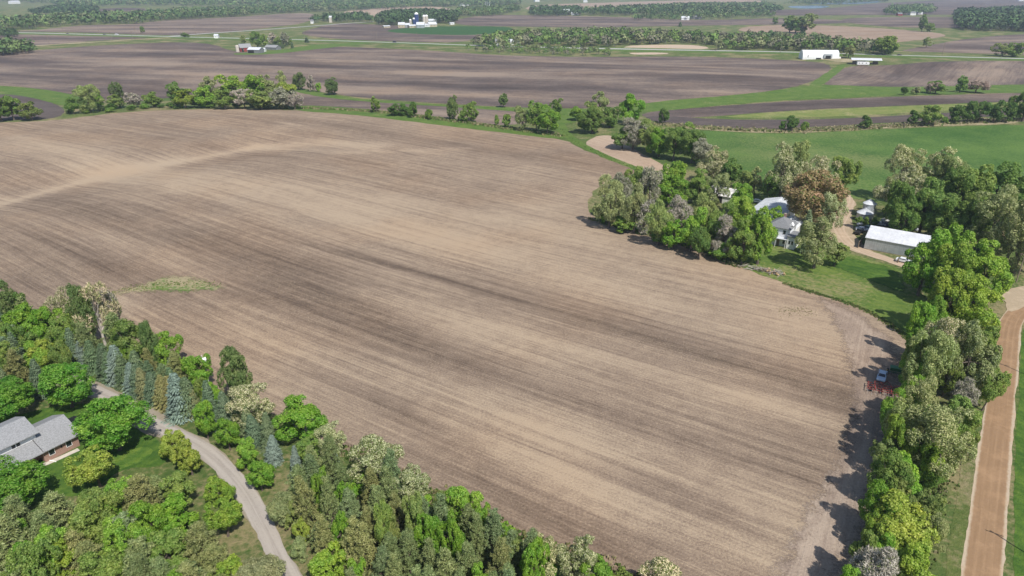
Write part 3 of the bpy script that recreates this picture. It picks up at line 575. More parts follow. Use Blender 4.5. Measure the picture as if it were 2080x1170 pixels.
def scatter(place, poly, step, kinds, hr, wr, seed=1, jit=.35):
    """a stand of trees on a jittered grid inside a pixel outline; sizes in metres"""
    rng = random.Random(seed); q = np.array(poly, float); W = np.stack(P(q[:, 0], q[:, 1]), 1); (x0, y0), (x1, y1) = W.min(0), W.max(0); y = y0; r = 0
    while y < y1:
        x = x0 + (step/2 if r % 2 else 0)
        while x < x1:
            a, b = x+rng.uniform(-.35, .35)*step, y+rng.uniform(-.35, .35)*step
            if inside(np.array([a]), np.array([b]), W)[0]: tree(rng.choice(kinds), 0, 0, rng.uniform(*wr), rng.uniform(*hr), place, xy=(a, b))
            x += step
        y += step*.87; r += 1

# trees round the brick house and its drive
T('yard', 'maple', 79, 181, 730, 834, 'round green maple throwing its shadow on the drive behind the brick house')
T('yard', 'maple', 157, 292, 796, 922, 'largest round green maple, between the brick house and the drive')
T('yard', 'maple', -48, 62, 770, 860, 'round green maple at the left edge behind the brick house')
T('yard', 'maple', -55, 78, 922, 1040, 'round green maple in front of the brick house porch at the left edge')
T('yard', 'lime', 140, 236, 898, 996, 'yellowish-green tree at the corner of the brick house lawn')
for i, b in enumerate([(316, 388, 860, 936), (343, 417, 882, 970), (408, 474, 962, 1036), (411, 493, 996, 1096)]):
    T('drive', 'maple' if i < 0 else 'lime', *b, ['round lime-green tree on the left of the drive, farthest of four', 'round lime-green tree on the left of the drive, second of four', 'lime-green tree on the left of the drive, third of four', 'lime-green tree on the left of the drive, nearest of four'][i])
for i, b in enumerate([(386, 440, 806, 898), (433, 484, 834, 920), (471, 537, 876, 955), (495, 555, 922, 1002)]):
    T('drive', 'green', *b, ['bright green tree on the right of the drive, farthest of four', 'bright green tree on the right of the drive, second of four', 'bright green tree on the right of the drive, third of four', 'bright green tree on the right of the drive, nearest of four'][i])
S1 = 'in the row along the drive'
for k, x, y, h_ in [('blue', 163, 750, 62), ('spruce', 182, 758, 60), ('spruce', 219, 777, 72), ('spruce', 247, 790, 78), ('spruce', 275, 806, 74), ('spruce', 307, 822, 76), ('bronze', 342, 838, 74), ('spruce', 373, 848, 84), ('spruce', 205, 772, 66), ('blue', 233, 781, 74), ('blue', 262, 802, 76), ('bronze', 290, 814, 72), ('bronze', 324, 830, 78), ('blue', 358, 852, 92), ('bronze', 388, 848, 74)]:
    h_ *= random.uniform(.86, 1.14); T(S1, k, x-h_*random.uniform(.26, .34), x+h_*.31, y-h_*1.08, y)
S2 = 'in the belt behind the drive'
for k, b in [('spruce', (190, 240, 690, 765)), ('spruce', (222, 262, 700, 780)), ('spruce', (250, 296, 700, 790)), ('dark', (225, 310, 640, 760)), ('spruce', (285, 325, 725, 810)), ('pine', (310, 360, 730, 815)), ('spruce', (330, 372, 735, 830)), ('green', (300, 364, 670, 760)),
             ('pine', (335, 385, 705, 800)), ('green', (372, 432, 715, 800)), ('green', (385, 440, 745, 830)), ('spruce', (400, 440, 760, 860)), ('spruce', (430, 478, 780, 880)), ('poplar', (440, 508, 688, 836)), ('poplar', (290, 330, 640, 760)), ('cream', (462, 558, 768, 880)), ('spruce', (480, 524, 810, 900)), ('spruce', (520, 560, 820, 915)),
             ('green', (556, 662, 796, 905)), ('blue', (531, 569, 872, 944)), ('blue', (581, 611, 888, 974)), ('blue', (658, 692, 890, 985)), ('cream', (642, 708, 845, 935)), ('mid', (590, 650, 880, 950)), ('palebush', (600, 665, 925, 1010))]: T(S2, k, *b)
S3 = 'in the corner wood at left'
for k, b in [('dead', (150, 240, 575, 712)), ('dead', (90, 160, 588, 700)), ('poplar', (130, 190, 575, 720)), ('poplar', (-35, 28, 572, 680)), ('dark', (20, 60, 590, 670)), ('green', (10, 100, 618, 715)), ('green', (55, 125, 622, 710)), ('mid', (95, 165, 640, 730)), ('lime', (40, 130, 688, 770)), ('mid', (-40, 45, 690, 775)), ('spruce', (15, 50, 665, 760)), ('pine', (0, 60, 705, 800)),
             ('spruce', (50, 90, 720, 810)), ('spruce', (125, 165, 660, 750)), ('pine', (140, 200, 650, 745)), ('mid', (-60, 20, 640, 740)), ('pine', (-60, 0, 700, 800)), ('spruce', (-20, 20, 740, 820)), ('mid', (100, 150, 690, 770)), ('pine', (200, 262, 625, 730)), ('poplar', (232, 270, 640, 740)), ('grey', (196, 240, 590, 690))]: T(S3, k, *b)
S4 = 'on the field edge below the drive'
for k, b in [('cream', (698, 815, 872, 1010)), ('cream', (783, 880, 928, 1050)), ('green', (885, 975, 968, 1090)), ('green', (950, 1010, 1000, 1110)), ('mid', (860, 930, 980, 1090)), ('green', (690, 745, 950, 1020)), ('green', (1000, 1050, 1040, 1140)), ('mid', (1020, 1085, 1050, 1180)), ('cream', (1052, 1140, 1050, 1210)), ('cream', (1120, 1222, 1042, 1200)), ('green', (1180, 1260, 1105, 1230)), ('mid', (1230, 1300, 1130, 1250)), ('cream', (1288, 1408, 1112, 1260)), ('olive', (1200, 1300, 1150, 1280)),
             ('green', (740, 790, 960, 1040)), ('green', (1090, 1140, 1080, 1200)), ('green', (820, 880, 1000, 1070))]: T(S4, k, *b)
scatter('in the plantation below the drive', [(625, 985), (700, 1010), (800, 1040), (930, 1085), (1000, 1120), (1060, 1180), (1160, 1260), (1150, 1330), (730, 1330), (690, 1200), (640, 1110), (612, 1040)], 3.9, ['pine']*8+['mid', 'green'], (8.5, 12.5), (3.8, 5.2), 5)
S5 = 'on the right of the drive bend'
for k, b in [('palebush', (535, 605, 985, 1070)), ('mid', (560, 625, 1000, 1080)), ('lime', (594, 634, 1034, 1110)), ('lime', (610, 708, 1100, 1210)), ('pine', (620, 665, 1040, 1130)), ('palebush', (585, 625, 1080, 1140))]: T(S5, k, *b)
S6 = 'in the wood below the brick house'
for k, b in [('pine', (-60, 60, 1010, 1180)), ('pine', (40, 125, 1005, 1150)), ('pine', (0, 90, 1080, 1240)), ('pine', (240, 320, 940, 1060)), ('pine', (285, 345, 945, 1040)), ('mid', (130, 235, 985, 1130)), ('pine', (190, 300, 1010, 1150)), ('mid', (320, 400, 945, 1040)), ('green', (290, 400, 995, 1100)), ('mid', (270, 400, 1045, 1180)), ('lime', (95, 175, 1060, 1190)), ('mid', (150, 250, 1080, 1220)), ('pine', (220, 330, 1060, 1220)),
             ('pine', (390, 470, 1085, 1170)), ('pine', (340, 420, 1110, 1220)), ('green', (300, 390, 1130, 1250)), ('lime', (430, 500, 1120, 1200)), ('palebush', (470, 575, 1120, 1210)), ('olive', (380, 470, 1150, 1250)), ('pine', (60, 170, 1130, 1270)), ('mid', (-40, 40, 1130, 1260)), ('mid', (170, 240, 1000, 1090)), ('pine', (330, 380, 1000, 1080))]: T(S6, k, *b)
scatter('filling the wood below the brick house', [(20, 1110), (130, 1080), (230, 1055), (300, 1030), (400, 1050), (405, 1100), (470, 1120), (480, 1250), (300, 1330), (-120, 1330), (-120, 1120)], 5.6, ['pine', 'pine', 'mid', 'green', 'pine', 'green', 'mid'], (7.5, 10.5), (5.4, 7.6), 11)
scatter('filling the belt between drive and field', [(110, 700), (200, 735), (300, 765), (400, 810), (470, 860), (560, 915), (640, 960), (600, 940), (500, 890), (420, 850), (340, 810), (250, 770), (150, 735), (60, 720)], 4.4, ['spruce', 'pine', 'spruce', 'mid', 'green'], (6.5, 9.5), (3.4, 4.6), 12)
scatter('filling the corner wood at left', [(-160, 690), (0, 655), (100, 680), (150, 730), (70, 790), (-30, 800), (-160, 820)], 5.2, ['mid', 'green', 'spruce', 'pine', 'dark'], (7, 10), (4.5, 6.5), 13)
# roadside trees
S7 = 'in the roadside row at right'
for k, b in [('grey', (1735, 1850, 1060, 1240)), ('lime', (1800, 1915, 1050, 1210)), ('lime', (1760, 1905, 975, 1110)), ('mid', (1850, 1925, 970, 1090)), ('olive', (1870, 1925, 1010, 1130)), ('green', (1785, 1880, 910, 1010)), ('olive', (1800, 1905, 800, 930)), ('olive', (1850, 1985, 795, 968)), ('mid', (1910, 1995, 790, 900)), ('grey', (1930, 1990, 755, 840)), ('green', (1820, 1880, 750, 850)), ('olive', (1835, 1930, 650, 800)), ('cream', (1880, 1960, 635, 780)), ('olive', (1920, 2025, 640, 800)), ('mid', (1960, 2052, 655, 780)), ('green', (1835, 1900, 700, 790)), ('mid', (1985, 2040, 740, 830)), ('green', (1850, 1900, 860, 950)), ('bush', (1860, 1920, 930, 990)),
             ('mid', (1945, 2000, 830, 905)), ('olive', (1770, 1830, 870, 960)), ('mid', (1780, 1860, 880, 1030)), ('green', (1760, 1840, 950, 1090)), ('lime', (1800, 1870, 830, 960)), ('mid', (1720, 1810, 1040, 1180)), ('olive', (1825, 1895, 740, 880)), ('green', (1800, 1860, 780, 890)), ('green', (1690, 1770, 1110, 1250)), ('mid', (1830, 1890, 670, 790)), ('green', (1840, 1900, 610, 720)), ('green', (1830, 1900, 780, 880)), ('mid', (1790, 1850, 940, 1040)), ('lime', (1745, 1815, 1010, 1110)), ('green', (1845, 1905, 640, 730)), ('mid', (1880, 1950, 830, 940)), ('green', (1760, 1830, 1060, 1160)), ('olive', (1830, 1890, 820, 910)), ('mid', (1900, 1970, 690, 800)), ('lime', (1860, 1925, 880, 980)), ('green', (1840, 1885, 720, 800)), ('olive', (1960, 2045, 690, 800)), ('mid', (1720, 1790, 1100, 1220)), ('green', (1700, 1780, 1150, 1260))]: T(S7, k, b[0], b[1], b[2], b[3]+.12*(b[3]-b[2]))
S8 = 'in the big clump by the road bend'
for k, b in [('lime', (1885, 1980, 545, 690)), ('lime', (1960, 2060, 495, 625)), ('lime', (1930, 2045, 560, 690)), ('green', (1838, 1930, 470, 610)), ('green', (1880, 1990, 465, 600)), ('green', (1870, 1930, 600, 700)), ('lime', (1900, 1985, 500, 640))]: T(S8, k, *b)
# farm groves
S9 = 'in the grove behind the shed'
for k, b in [('cream', (1800, 1880, 312, 420)), ('cream', (1840, 1960, 316, 420)), ('olive', (1880, 1965, 330, 430)), ('cream', (1780, 1875, 352, 450)), ('dark', (1790, 1865, 380, 490)), ('green', (1800, 1850, 385, 470)), ('dark', (1830, 1930, 370, 490)), ('dark', (1890, 1990, 360, 480)), ('mid', (1930, 2030, 350, 470)), ('dark', (1980, 2080, 340, 450)), ('dark', (1860, 1950, 400, 500)), ('mid', (1930, 2000, 400, 500)), ('dark', (1800, 1880, 410, 495)), ('dark', (2040, 2130, 350, 460)), ('olive', (1985, 2080, 390, 530)), ('olive', (2010, 2110, 410, 560)), ('mid', (1950, 2030, 410, 520)), ('dark', (1920, 1990, 420, 505)), ('olive', (2030, 2120, 460, 560)), ('dark', (1900, 1960, 350, 440)), ('dark', (2000, 2070, 440, 520))]: T(S9, k, *b)
S10 = 'in the farmyard'
for k, b in [('cream', (1552, 1635, 308, 425)), ('olive', (1570, 1640, 300, 400)), ('cream', (1615, 1705, 335, 430)), ('mid', (1680, 1745, 330, 400)), ('oak', (1588, 1708, 360, 478)), ('cream', (1655, 1715, 400, 490)), ('olive', (1615, 1712, 445, 552)), ('mid', (1680, 1720, 495, 545)), ('mid', (1590, 1640, 340, 410)), ('dark', (1545, 1590, 355, 420)), ('spruce', (1630, 1660, 430, 520)), ('green', (1505, 1590, 430, 545)), ('green', (1560, 1602, 425, 485)), ('olive', (1515, 1555, 350, 405)), ('mid', (1490, 1530, 352, 405)), ('dark', (1462, 1512, 330, 385))]: T(S10, k, *b)
S11 = 'in the grove at the field corner'
for k, b in [('budding', (1205, 1275, 355, 470)), ('green', (1215, 1250, 405, 460)), ('grey', (1230, 1290, 350, 450)), ('budding', (1262, 1320, 370, 480)), ('mid', (1270, 1330, 340, 420)), ('grey', (1300, 1345, 340, 430)), ('green', (1320, 1400, 355, 425)), ('lime', (1345, 1400, 330, 400)), ('mid', (1390, 1450, 345, 420)), ('cream', (1405, 1480, 300, 378)), ('cream', (1330, 1375, 335, 385)), ('olive', (1425, 1485, 352, 425)), ('budding', (1310, 1370, 400, 505)), ('grey', (1350, 1410, 395, 500)), ('green', (1375, 1440, 415, 515)), ('budding', (1400, 1460, 390, 490)), ('mid', (1430, 1500, 405, 520)), ('grey', (1440, 1500, 430, 530)), ('lime', (1465, 1540, 395, 480)), ('mid', (1480, 1545, 440, 545)), ('green', (1345, 1395, 445, 510)), ('dark', (1395, 1450, 460, 530)), ('bush', (1240, 1290, 440, 475)), ('bush', (1320, 1360, 465, 497)), ('bush', (1440, 1490, 490, 530)), ('green', (1475, 1530, 370, 440)), ('grey', (1285, 1330, 400, 480)), ('budding', (1490, 1540, 455, 535))]: T(S11, k, b[0], b[1], b[2]+.12*(b[3]-b[2]), b[3])
S12 = 'in the small wood above the corner grove'
for k, b in [('dark', (1240, 1290, 265, 305)), ('grey', (1255, 1320, 252, 308)), ('mid', (1290, 1350, 255, 315)), ('green', (1310, 1370, 270, 322)), ('dark', (1340, 1400, 270, 330)), ('dark', (1375, 1440, 275, 335)), ('mid', (1360, 1420, 260, 315)), ('grey', (1400, 1455, 290, 340)), ('green', (1395, 1430, 290, 335))]: T(S12, k, *b)
S13 = 'along the hedge line of the far field edge'
for k, b in [('mid', (752, 774, 203, 231)), ('cedar', (784, 812, 216, 237)), ('cedar', (805, 832, 216, 237)), ('cedar', (828, 853, 214, 240)), ('bush', (862, 881, 226, 243)), ('poplar', (904, 930, 204, 248)), ('dark', (928, 950, 230, 250)), ('mid', (940, 974, 216, 250)), ('poplar', (1012, 1032, 196, 220)), ('bush', (1003, 1016, 238, 258)), ('bush', (1018, 1040, 238, 262)), ('olive', (1040, 1080, 225, 268)), ('mid', (1070, 1110, 218, 272)), ('green', (1085, 1140, 225, 277)), ('mid', (1118, 1146, 207, 232)), ('green', (1155, 1190, 222, 247)), ('dark', (1168, 1240, 230, 274)), ('olive', (1195, 1240, 198, 248)), ('mid', (1185, 1220, 215, 250)), ('green', (1245, 1310, 203, 256)), ('dark', (1215, 1262, 225, 262)),
             ('cedar', (1336, 1363, 226, 254)), ('poplar', (590, 620, 155, 185)), ('green', (640, 652, 172, 187)), ('poplar', (656, 690, 166, 195)), ('grey', (620, 640, 162, 188)), ('mid', (0, 45, 205, 247)), ('dark', (-30, 25, 208, 250)), ('mid', (40, 84, 215, 247))]: T(S13, k, *b)
S14 = 'in the long wood behind the field crest'
for k, b in [('dark', (133, 160, 205, 234)), ('olive', (150, 205, 184, 232)), ('green', (188, 214, 195, 224)), ('poplar', (225, 252, 178, 222)), ('mid', (215, 250, 198, 222)), ('grey', (250, 290, 195, 220)), ('mid', (290, 330, 195, 220)), ('dark', (335, 375, 178, 222)), ('lime', (350, 400, 190, 222)), ('green', (395, 440, 185, 222)), ('olive', (400, 455, 168, 215)), ('lime', (440, 500, 165, 212)), ('mid', (430, 480, 190, 224)), ('green', (480, 540, 165, 215)), ('grey', (470, 520, 190, 223)), ('olive', (520, 575, 165, 212)), ('mid', (500, 560, 192, 225)), ('grey', (545, 600, 188, 224)), ('lime', (550, 610, 178, 222)), ('grey', (580, 615, 198, 224)), ('olive', (560, 590, 155, 195))]: T(S14, k, *b)
scatter('in the brush behind the crest', [(140, 226), (330, 217), (480, 214), (615, 216), (615, 222), (480, 220), (330, 222), (140, 235)], 10, ['bush', 'palebush', 'cedar'], (2, 4.2), (5, 8), 21)
S15 = 'on the ditch bank above the pasture'
for k, b in [('cedar', (1583, 1597, 250, 268)), ('cedar', (1596, 1625, 242, 270)), ('bush', (1624, 1646, 251, 267)), ('cedar', (1748, 1772, 240, 264)), ('cedar', (1846, 1868, 230, 256)), ('mid', (1868, 1912, 222, 258)), ('bush', (1912, 1926, 240, 252)), ('cedar', (1925, 1960, 220, 252)), ('cedar', (1950, 1985, 214, 252)), ('cedar', (1975, 2010, 215, 252)), ('cedar', (2005, 2040, 213, 252)), ('cedar', (2035, 2062, 216, 252)), ('dark', (2050, 2120, 198, 250)), ('cedar', (1828, 1846, 180, 194)), ('palebush', (1852, 1872, 180, 193)), ('dark', (1882, 1922, 170, 192)), ('dark', (1940, 1965, 162, 190)), ('pinkbush', (1960, 2008, 170, 190)), ('pinkbush', (1878, 1905, 173, 192))]: T(S15, k, *b)
S16 = 'beside the highway'
for k, b in [('dark', (283, 294, 57, 68)), ('dark', (366, 386, 69, 76)), ('olive', (1708, 1742, 99, 120)), ('mid', (1775, 1825, 83, 114)), ('lime', (1790, 1825, 84, 112)), ('olive', (1870, 1896, 81, 98)), ('olive', (2015, 2060, 95, 116)), ('mid', (2035, 2085, 94, 117)), ('dark', (1568, 1580, 39, 50)), ('mid', (1586, 1625, 42, 68)), ('olive', (1610, 1662, 40, 70)), ('dark', (1595, 1640, 44, 69)), ('spruce', (1378, 1386, 47, 55)), ('dark', (1865, 1885, 40, 66)), ('dark', (1880, 1900, 52, 66))]: T(S16, k, *b)
S17 = 'by the red barn farm'
for k, b in [('olive', (486, 502, 76, 90)), ('mid', (508, 535, 73, 99)), ('mid', (525, 545, 76, 95)), ('grey', (545, 565, 74, 92)), ('grey', (568, 590, 74, 96)), ('dark', (578, 594, 78, 92)), ('spruce', (562, 569, 87, 99)), ('spruce', (569, 577, 89, 99)), ('spruce', (590, 597, 88, 99)), ('spruce', (618, 628, 79, 87)), ('mid', (555, 575, 80, 96))]: T(S17, k, *b)

# every tree's label says which one it is: alone of its kind there, or counted from the left
ORD = ['first', 'second', 'third', 'fourth', 'fifth', 'sixth', 'seventh', 'eighth', 'ninth', 'tenth', 'eleventh', 'twelfth', 'thirteenth', 'fourteenth', 'fifteenth', 'sixteenth', 'seventeenth', 'eighteenth', 'nineteenth', 'twentieth']
def label_trees():
    by = {}
    for r, k, p, l in TREES:
        if l: r['label'] = l; r['group'] = 'trees by the brick house and its drive'
        else: by.setdefault((p, KIND[k][1]), []).append(r)
    for (p, words), rs in by.items():
        rs.sort(key=lambda r: to_px(*r.location)[0])
        for i, r in enumerate(rs):
            r['group'] = 'trees ' + p
            if len(rs) == 1: r['label'] = f'the only {words} {p}' if len(p) > 14 else f'{words} {p}'
            elif len(rs) <= 20: r['label'] = f'{words} {p}, {ORD[i]} from left' if i else f'leftmost {words} {p}'
            else: pass
        if len(rs) > 20:
            rs.sort(key=lambda r: -to_px(*r.location)[1]); nb = math.ceil(len(rs)/12); per = math.ceil(len(rs)/nb)
            for b in range(nb):
                for i, r in enumerate(sorted(rs[b*per:(b+1)*per], key=lambda r: to_px(*r.location)[0])): r['label'] = f'{words} in the {ORD[b]}-nearest rank {p}, {ORD[i]} from left'
label_trees()

# far woods: masses of trees nobody could count, leaf clumps gathered in one object each
M_WOOD = vleaf_mat('far woodland leaves')
def wood(label, poly, step, hr, cols, seed=1, clumps=34, leaf=1.15):
    rng = np.random.default_rng(seed); q = np.array(poly, float); W = np.stack(P(q[:, 0], q[:, 1]), 1); lo, hi = W.min(0), W.max(0)
    n = int((hi-lo).prod()/(step*step*.8)); pts = lo + rng.random((n, 2))*(hi-lo); pts = pts[inside(pts[:, 0], pts[:, 1], W)]; n = len(pts)
    if not n: return
    Hh = rng.uniform(hr[0]*.7, hr[1]*1.12, n); R = Hh*rng.uniform(.32, .52, n); base = np.column_stack([pts, hgt(pts[:, 0], pts[:, 1])])
    m = n*clumps; k = np.repeat(np.arange(n), clumps); d = rdir(m, rng); d[:, 2] = np.abs(d[:, 2])*1.15-.25; d = unit(d)
    C = base[k] + np.column_stack([d[:, 0]*R[k], d[:, 1]*R[k], Hh[k]*.56 + d[:, 2]*Hh[k]*.44])*1.0
    C[:, 2] += rng.normal(size=m)*Hh[k]*.05; jitter = 1+.28*rng.normal(size=m); C[:, :2] = base[k, :2] + (C[:, :2]-base[k, :2])*jitter[:, None]
    N = d + rng.normal(size=d.shape)*.35; N = unit(N); Tn = unit(np.cross(N, rdir(m, rng))); B = np.cross(N, Tn); S = (leaf*Hh[k]/10*rng.uniform(.7, 1.3, m))[:, None]
    V = np.stack([C+Tn*S, C+B*S*.8, C-Tn*S, C-B*S*.8], 1).reshape(-1, 3)
    tr = np.stack([base+[0, 0, -.3], base+[.5, 0, -.3], base+[.25, .2, 0]+np.stack([0*Hh, 0*Hh, Hh*.7], 1), base+[-.2, .1, 0]+np.stack([0*Hh, 0*Hh, Hh*.6], 1)], 1).reshape(-1, 3)
    V = np.vstack([V, tr]); me = fast_mesh('woodland', V, np.arange(len(V)).reshape(-1, 4), M_WOOD)
    cc = np.array(cols)[rng.integers(0, len(cols), n)]*rng.uniform(.72, 1.35, (n, 1)); lc = cc[k]*rng.uniform(.75, 1.25, (m, 1)); lc = np.vstack([lc, np.full((n, 3), .16)])
    me.attributes.new('tint', 'FLOAT_COLOR', 'FACE').data.foreach_set('color', np.column_stack([lc, np.ones(len(lc))]).astype(np.float32).ravel())
    tag(add('woodland', me), label, 'woodland', 'far woodland', 'stuff')
DK = [(.055, .10, .036), (.075, .125, .042), (.065, .095, .042)]; SP = [(.115, .185, .045), (.135, .20, .05), (.15, .17, .075), (.165, .16, .105), (.085, .145, .038), (.185, .2, .095)]; MX = [(.09, .15, .05), (.13, .185, .06), (.15, .17, .08), (.075, .125, .04)]
wood('mixed spring wood along the highway, left of the reed patch', [(1000, 96), (950, 93), (985, 84), (1060, 76), (1200, 72), (1330, 76), (1480, 82), (1560, 88), (1480, 96), (1400, 89), (1270, 92), (1230, 97), (1100, 95)], 11.5, (7, 14), SP, 1, 80)
wood('scrubby wood strip along the lower side of the highway', [(935, 103), (990, 99), (1100, 100), (1240, 106), (1240, 114), (1100, 112), (1000, 108)], 12, (4, 8), SP, 2, 60)
wood('spring wood behind the white barns', [(1450, 102), (1480, 93), (1600, 93), (1680, 97), (1760, 98), (1815, 108), (1795, 112), (1640, 104), (1560, 103)], 11, (7, 13), SP, 3, 80)
wood('thin scrub wood on the ridge right of the highway wood', [(1480, 80), (1560, 76), (1680, 85), (1720, 92), (1560, 86)], 12, (7, 12), MX, 4, 50)
wood('wood at the left edge under the highway', [(-300, 118), (0, 114), (40, 112), (76, 106), (60, 99), (0, 100), (-300, 104)], 8, (9, 14), MX, 5, 60)
wood('small wood at the left edge beside the highway', [(-200, 80), (0, 78), (40, 75), (30, 70), (0, 71), (-200, 74)], 9, (8, 11), DK, 6, 50)
wood('long dark wood behind the left highway field', [(-400, 66), (0, 63), (60, 60), (100, 56), (180, 50), (280, 49), (350, 41), (460, 36), (560, 28), (640, 25), (720, 22), (840, 16), (1000, 12), (1060, 9), (1040, 4), (850, 3), (600, 8), (480, 22), (400, 24), (300, 32), (200, 36), (100, 42), (0, 48), (-400, 54)], 15, (11, 17), MX, 7, 26, 1.5)
wood('dark wood round the far left farm', [(60, 32), (200, 31), (200, 22), (150, 17), (90, 24)], 15, (12, 17), DK, 8, 26, 1.5)
wood('hazy woods along the top left edge', [(130, 16), (300, 12), (420, 14), (500, 14), (700, 6), (1000, 3), (1000, -6), (600, -8), (0, -6), (0, 4), (100, 8)], 26, (13, 19), MX, 9, 20, 1.7)
wood('dark grove around the silo farm', [(766, 51), (800, 52), (850, 45), (890, 48), (925, 48), (930, 34), (900, 30), (800, 31), (770, 40)], 10, (11, 17), DK, 10, 34, 1.3)
wood('dark hedge wood left of the silo farm', [(630, 47), (700, 46), (760, 46), (740, 36), (660, 40)], 13, (11, 16), DK, 11, 30, 1.3)
wood('green belt right of the silo farm', [(925, 36), (1000, 34), (1060, 22), (1050, 17), (930, 22)], 13, (10, 15), MX, 12, 30, 1.3)
wood('dark windbreak beside the white barn with two gables', [(1074, 34), (1180, 32), (1178, 22), (1080, 22)], 12, (12, 17), DK, 13, 30, 1.3)
wood('dark wood running right from the twin-gabled barn', [(1184, 32), (1290, 32), (1380, 36), (1480, 33), (1590, 24), (1560, 12), (1400, 14), (1300, 20), (1190, 24)], 14, (12, 17), DK+MX, 14, 28, 1.4)
wood('lighter scrub below the dark middle wood', [(1280, 42), (1380, 42), (1480, 38), (1580, 34), (1560, 30), (1380, 34), (1290, 36)], 14, (8, 12), MX, 15, 28, 1.4)
wood('trees round the far right farmhouse', [(1796, 32), (1850, 31), (1900, 27), (1890, 18), (1810, 18)], 15, (12, 18), MX, 16, 30, 1.4)
wood('dark wood at the top right edge', [(1945, 62), (2010, 64), (2100, 66), (2500, 70), (2500, 20), (2080, 24), (1990, 30), (1940, 32)], 12, (13, 20), DK, 17, 34, 1.4)
wood('thin trees along the top edge lake', [(1590, 10), (1700, 12), (1800, 6), (1800, 0), (1640, 2)], 34, (12, 17), MX, 18, 24, 1.5)
wood('hazy woods along the top right edge', [(1080, 3), (1200, 2), (1400, -4), (1600, -2), (1600, -8), (1100, -8)], 40, (13, 18), MX, 19, 20, 1.6)
# ------------------------------------------------------------------ buildings
M_WHITE = plain('white paint', (.78, .78, .77), .6, .07, .8); M_SIDING = plain('white siding', (.72, .74, .76), .6, .06, 1); M_SHINGLE = plain('grey shingles', (.26, .262, .264), .9, .22, 4)
M_DKSH = plain('dark grey shingles', (.19, .195, .20), .9, .2, 3); M_METAL = plain('pale metal roofing', (.60, .62, .64), .5, .12, .35, .4); M_WMETAL = plain('white metal roofing', (.60, .61, .63), .45, .10, .35, .4)
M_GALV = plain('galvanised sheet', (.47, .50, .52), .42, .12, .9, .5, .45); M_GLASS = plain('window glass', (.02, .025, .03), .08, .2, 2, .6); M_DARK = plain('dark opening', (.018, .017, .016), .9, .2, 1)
M_RED = plain('barn red', (.26, .045, .04), .75, .2, 1); M_CONC = plain('concrete', (.52, .48, .41), .9, .12, 1.5); M_CREAM = plain('cream boards', (.46, .40, .28), .7, .1, 1); M_BLUE = plain('blue enamel', (.035, .06, .16), .25, .1, 1, .5)
M_SILO = plain('silo staves', (.55, .50, .43), .85, .15, 1); M_WOOD_ = plain('weathered wood', (.23, .18, .135), .85, .25, 2); M_TYRE = plain('tyre rubber', (.02, .02, .02), .85, .2, 3); M_STEEL = plain('grey steel', (.3, .3, .31), .45, .15, 2, .5, .5)
M_GREENP = plain('implement green', (.025, .13, .05), .4, .15, 2, .4); M_REDP = plain('implement red', (.19, .04, .035), .7, .4, 2, .2); M_TANW = plain('cut wood', (.45, .31, .17), .8, .25, 2); M_ASHW = plain('bleached branches', (.36, .325, .285), .85, .25, 2)  # implement red is darkened to carry the shade over the cultivator
tb = NT('brick'); bn = tb.n('ShaderNodeTexBrick'); tb.t.links.new(tb.objc(), bn.inputs['Vector']); bn.inputs['Scale'].default_value = 2.6
for k_, c_ in ((1, (.33, .185, .14)), (2, (.27, .15, .115)), (3, (.42, .36, .31))): bn.inputs[k_].default_value = (*c_, 1)
mp = tb.n('ShaderNodeMapping'); mp.inputs['Rotation'].default_value = (math.pi/2, 0, 0); tb.t.links.new(tb.objc(), mp.inputs[0]); tb.t.links.new(mp.outputs[0], bn.inputs['Vector']); M_BRICK = tb.end(bn.outputs[0], .85, .15)
A_E, A_N = math.radians(-36), math.radians(54)

def window(parent, c, w_, h_, face='y-', frame=None):
    """a window on a wall facing local y-, y+, x- or x+: frame with its pane; c is the middle, on the wall plane"""
    x, y, z = c; fr = frame or M_WHITE; t_ = .07; s = -1 if face[1] == '-' else 1
    def bx(u0, u1, z0, z1, d0, d1):
        a, b = sorted((s*d0, s*d1)); return (x+u0, x+u1, y+a, y+b, z+z0, z+z1) if face[0] == 'y' else (x+a, x+b, y+u0, y+u1, z+z0, z+z1)
    m = MB(); a, b = w_/2, h_/2
    for q in ((-a-t_, -a, -b-t_, b+t_), (a, a+t_, -b-t_, b+t_), (-a, a, -b-t_, -b), (-a, a, b, b+t_)): m.box(*bx(*q, -.02, .06))
    f = m.make('window', fr, parent); MB().box(*bx(-a, a, -b, b, -.02, .025)).make('pane', M_GLASS, f); return f
def door(parent, x0, x1, y, h_, mat, face='y-', z0=0.05):
    s = -1 if face[1] == '-' else 1; a, b = sorted((y, y+s*.05))
    return box('door', mat, parent, *((x0, x1, a, b, z0, h_) if face[0] == 'y' else (a, b, x0, x1, z0, h_)))
def ribbed(x0, x1, y, z0, z1, s=-1, pitch=.6):
    """a ribbed sheet wall along x"""
    m = MB(); n = max(1, int((x1-x0)/pitch)); m.box(x0, x1, min(y, y-s*.1), max(y, y-s*.1), z0, z1)
    for i in range(n+1): x = x0+(x1-x0)*i/n; m.box(x-.05, x+.05, min(y, y+s*.05), max(y, y+s*.05), z0, z1-.02)
    return m
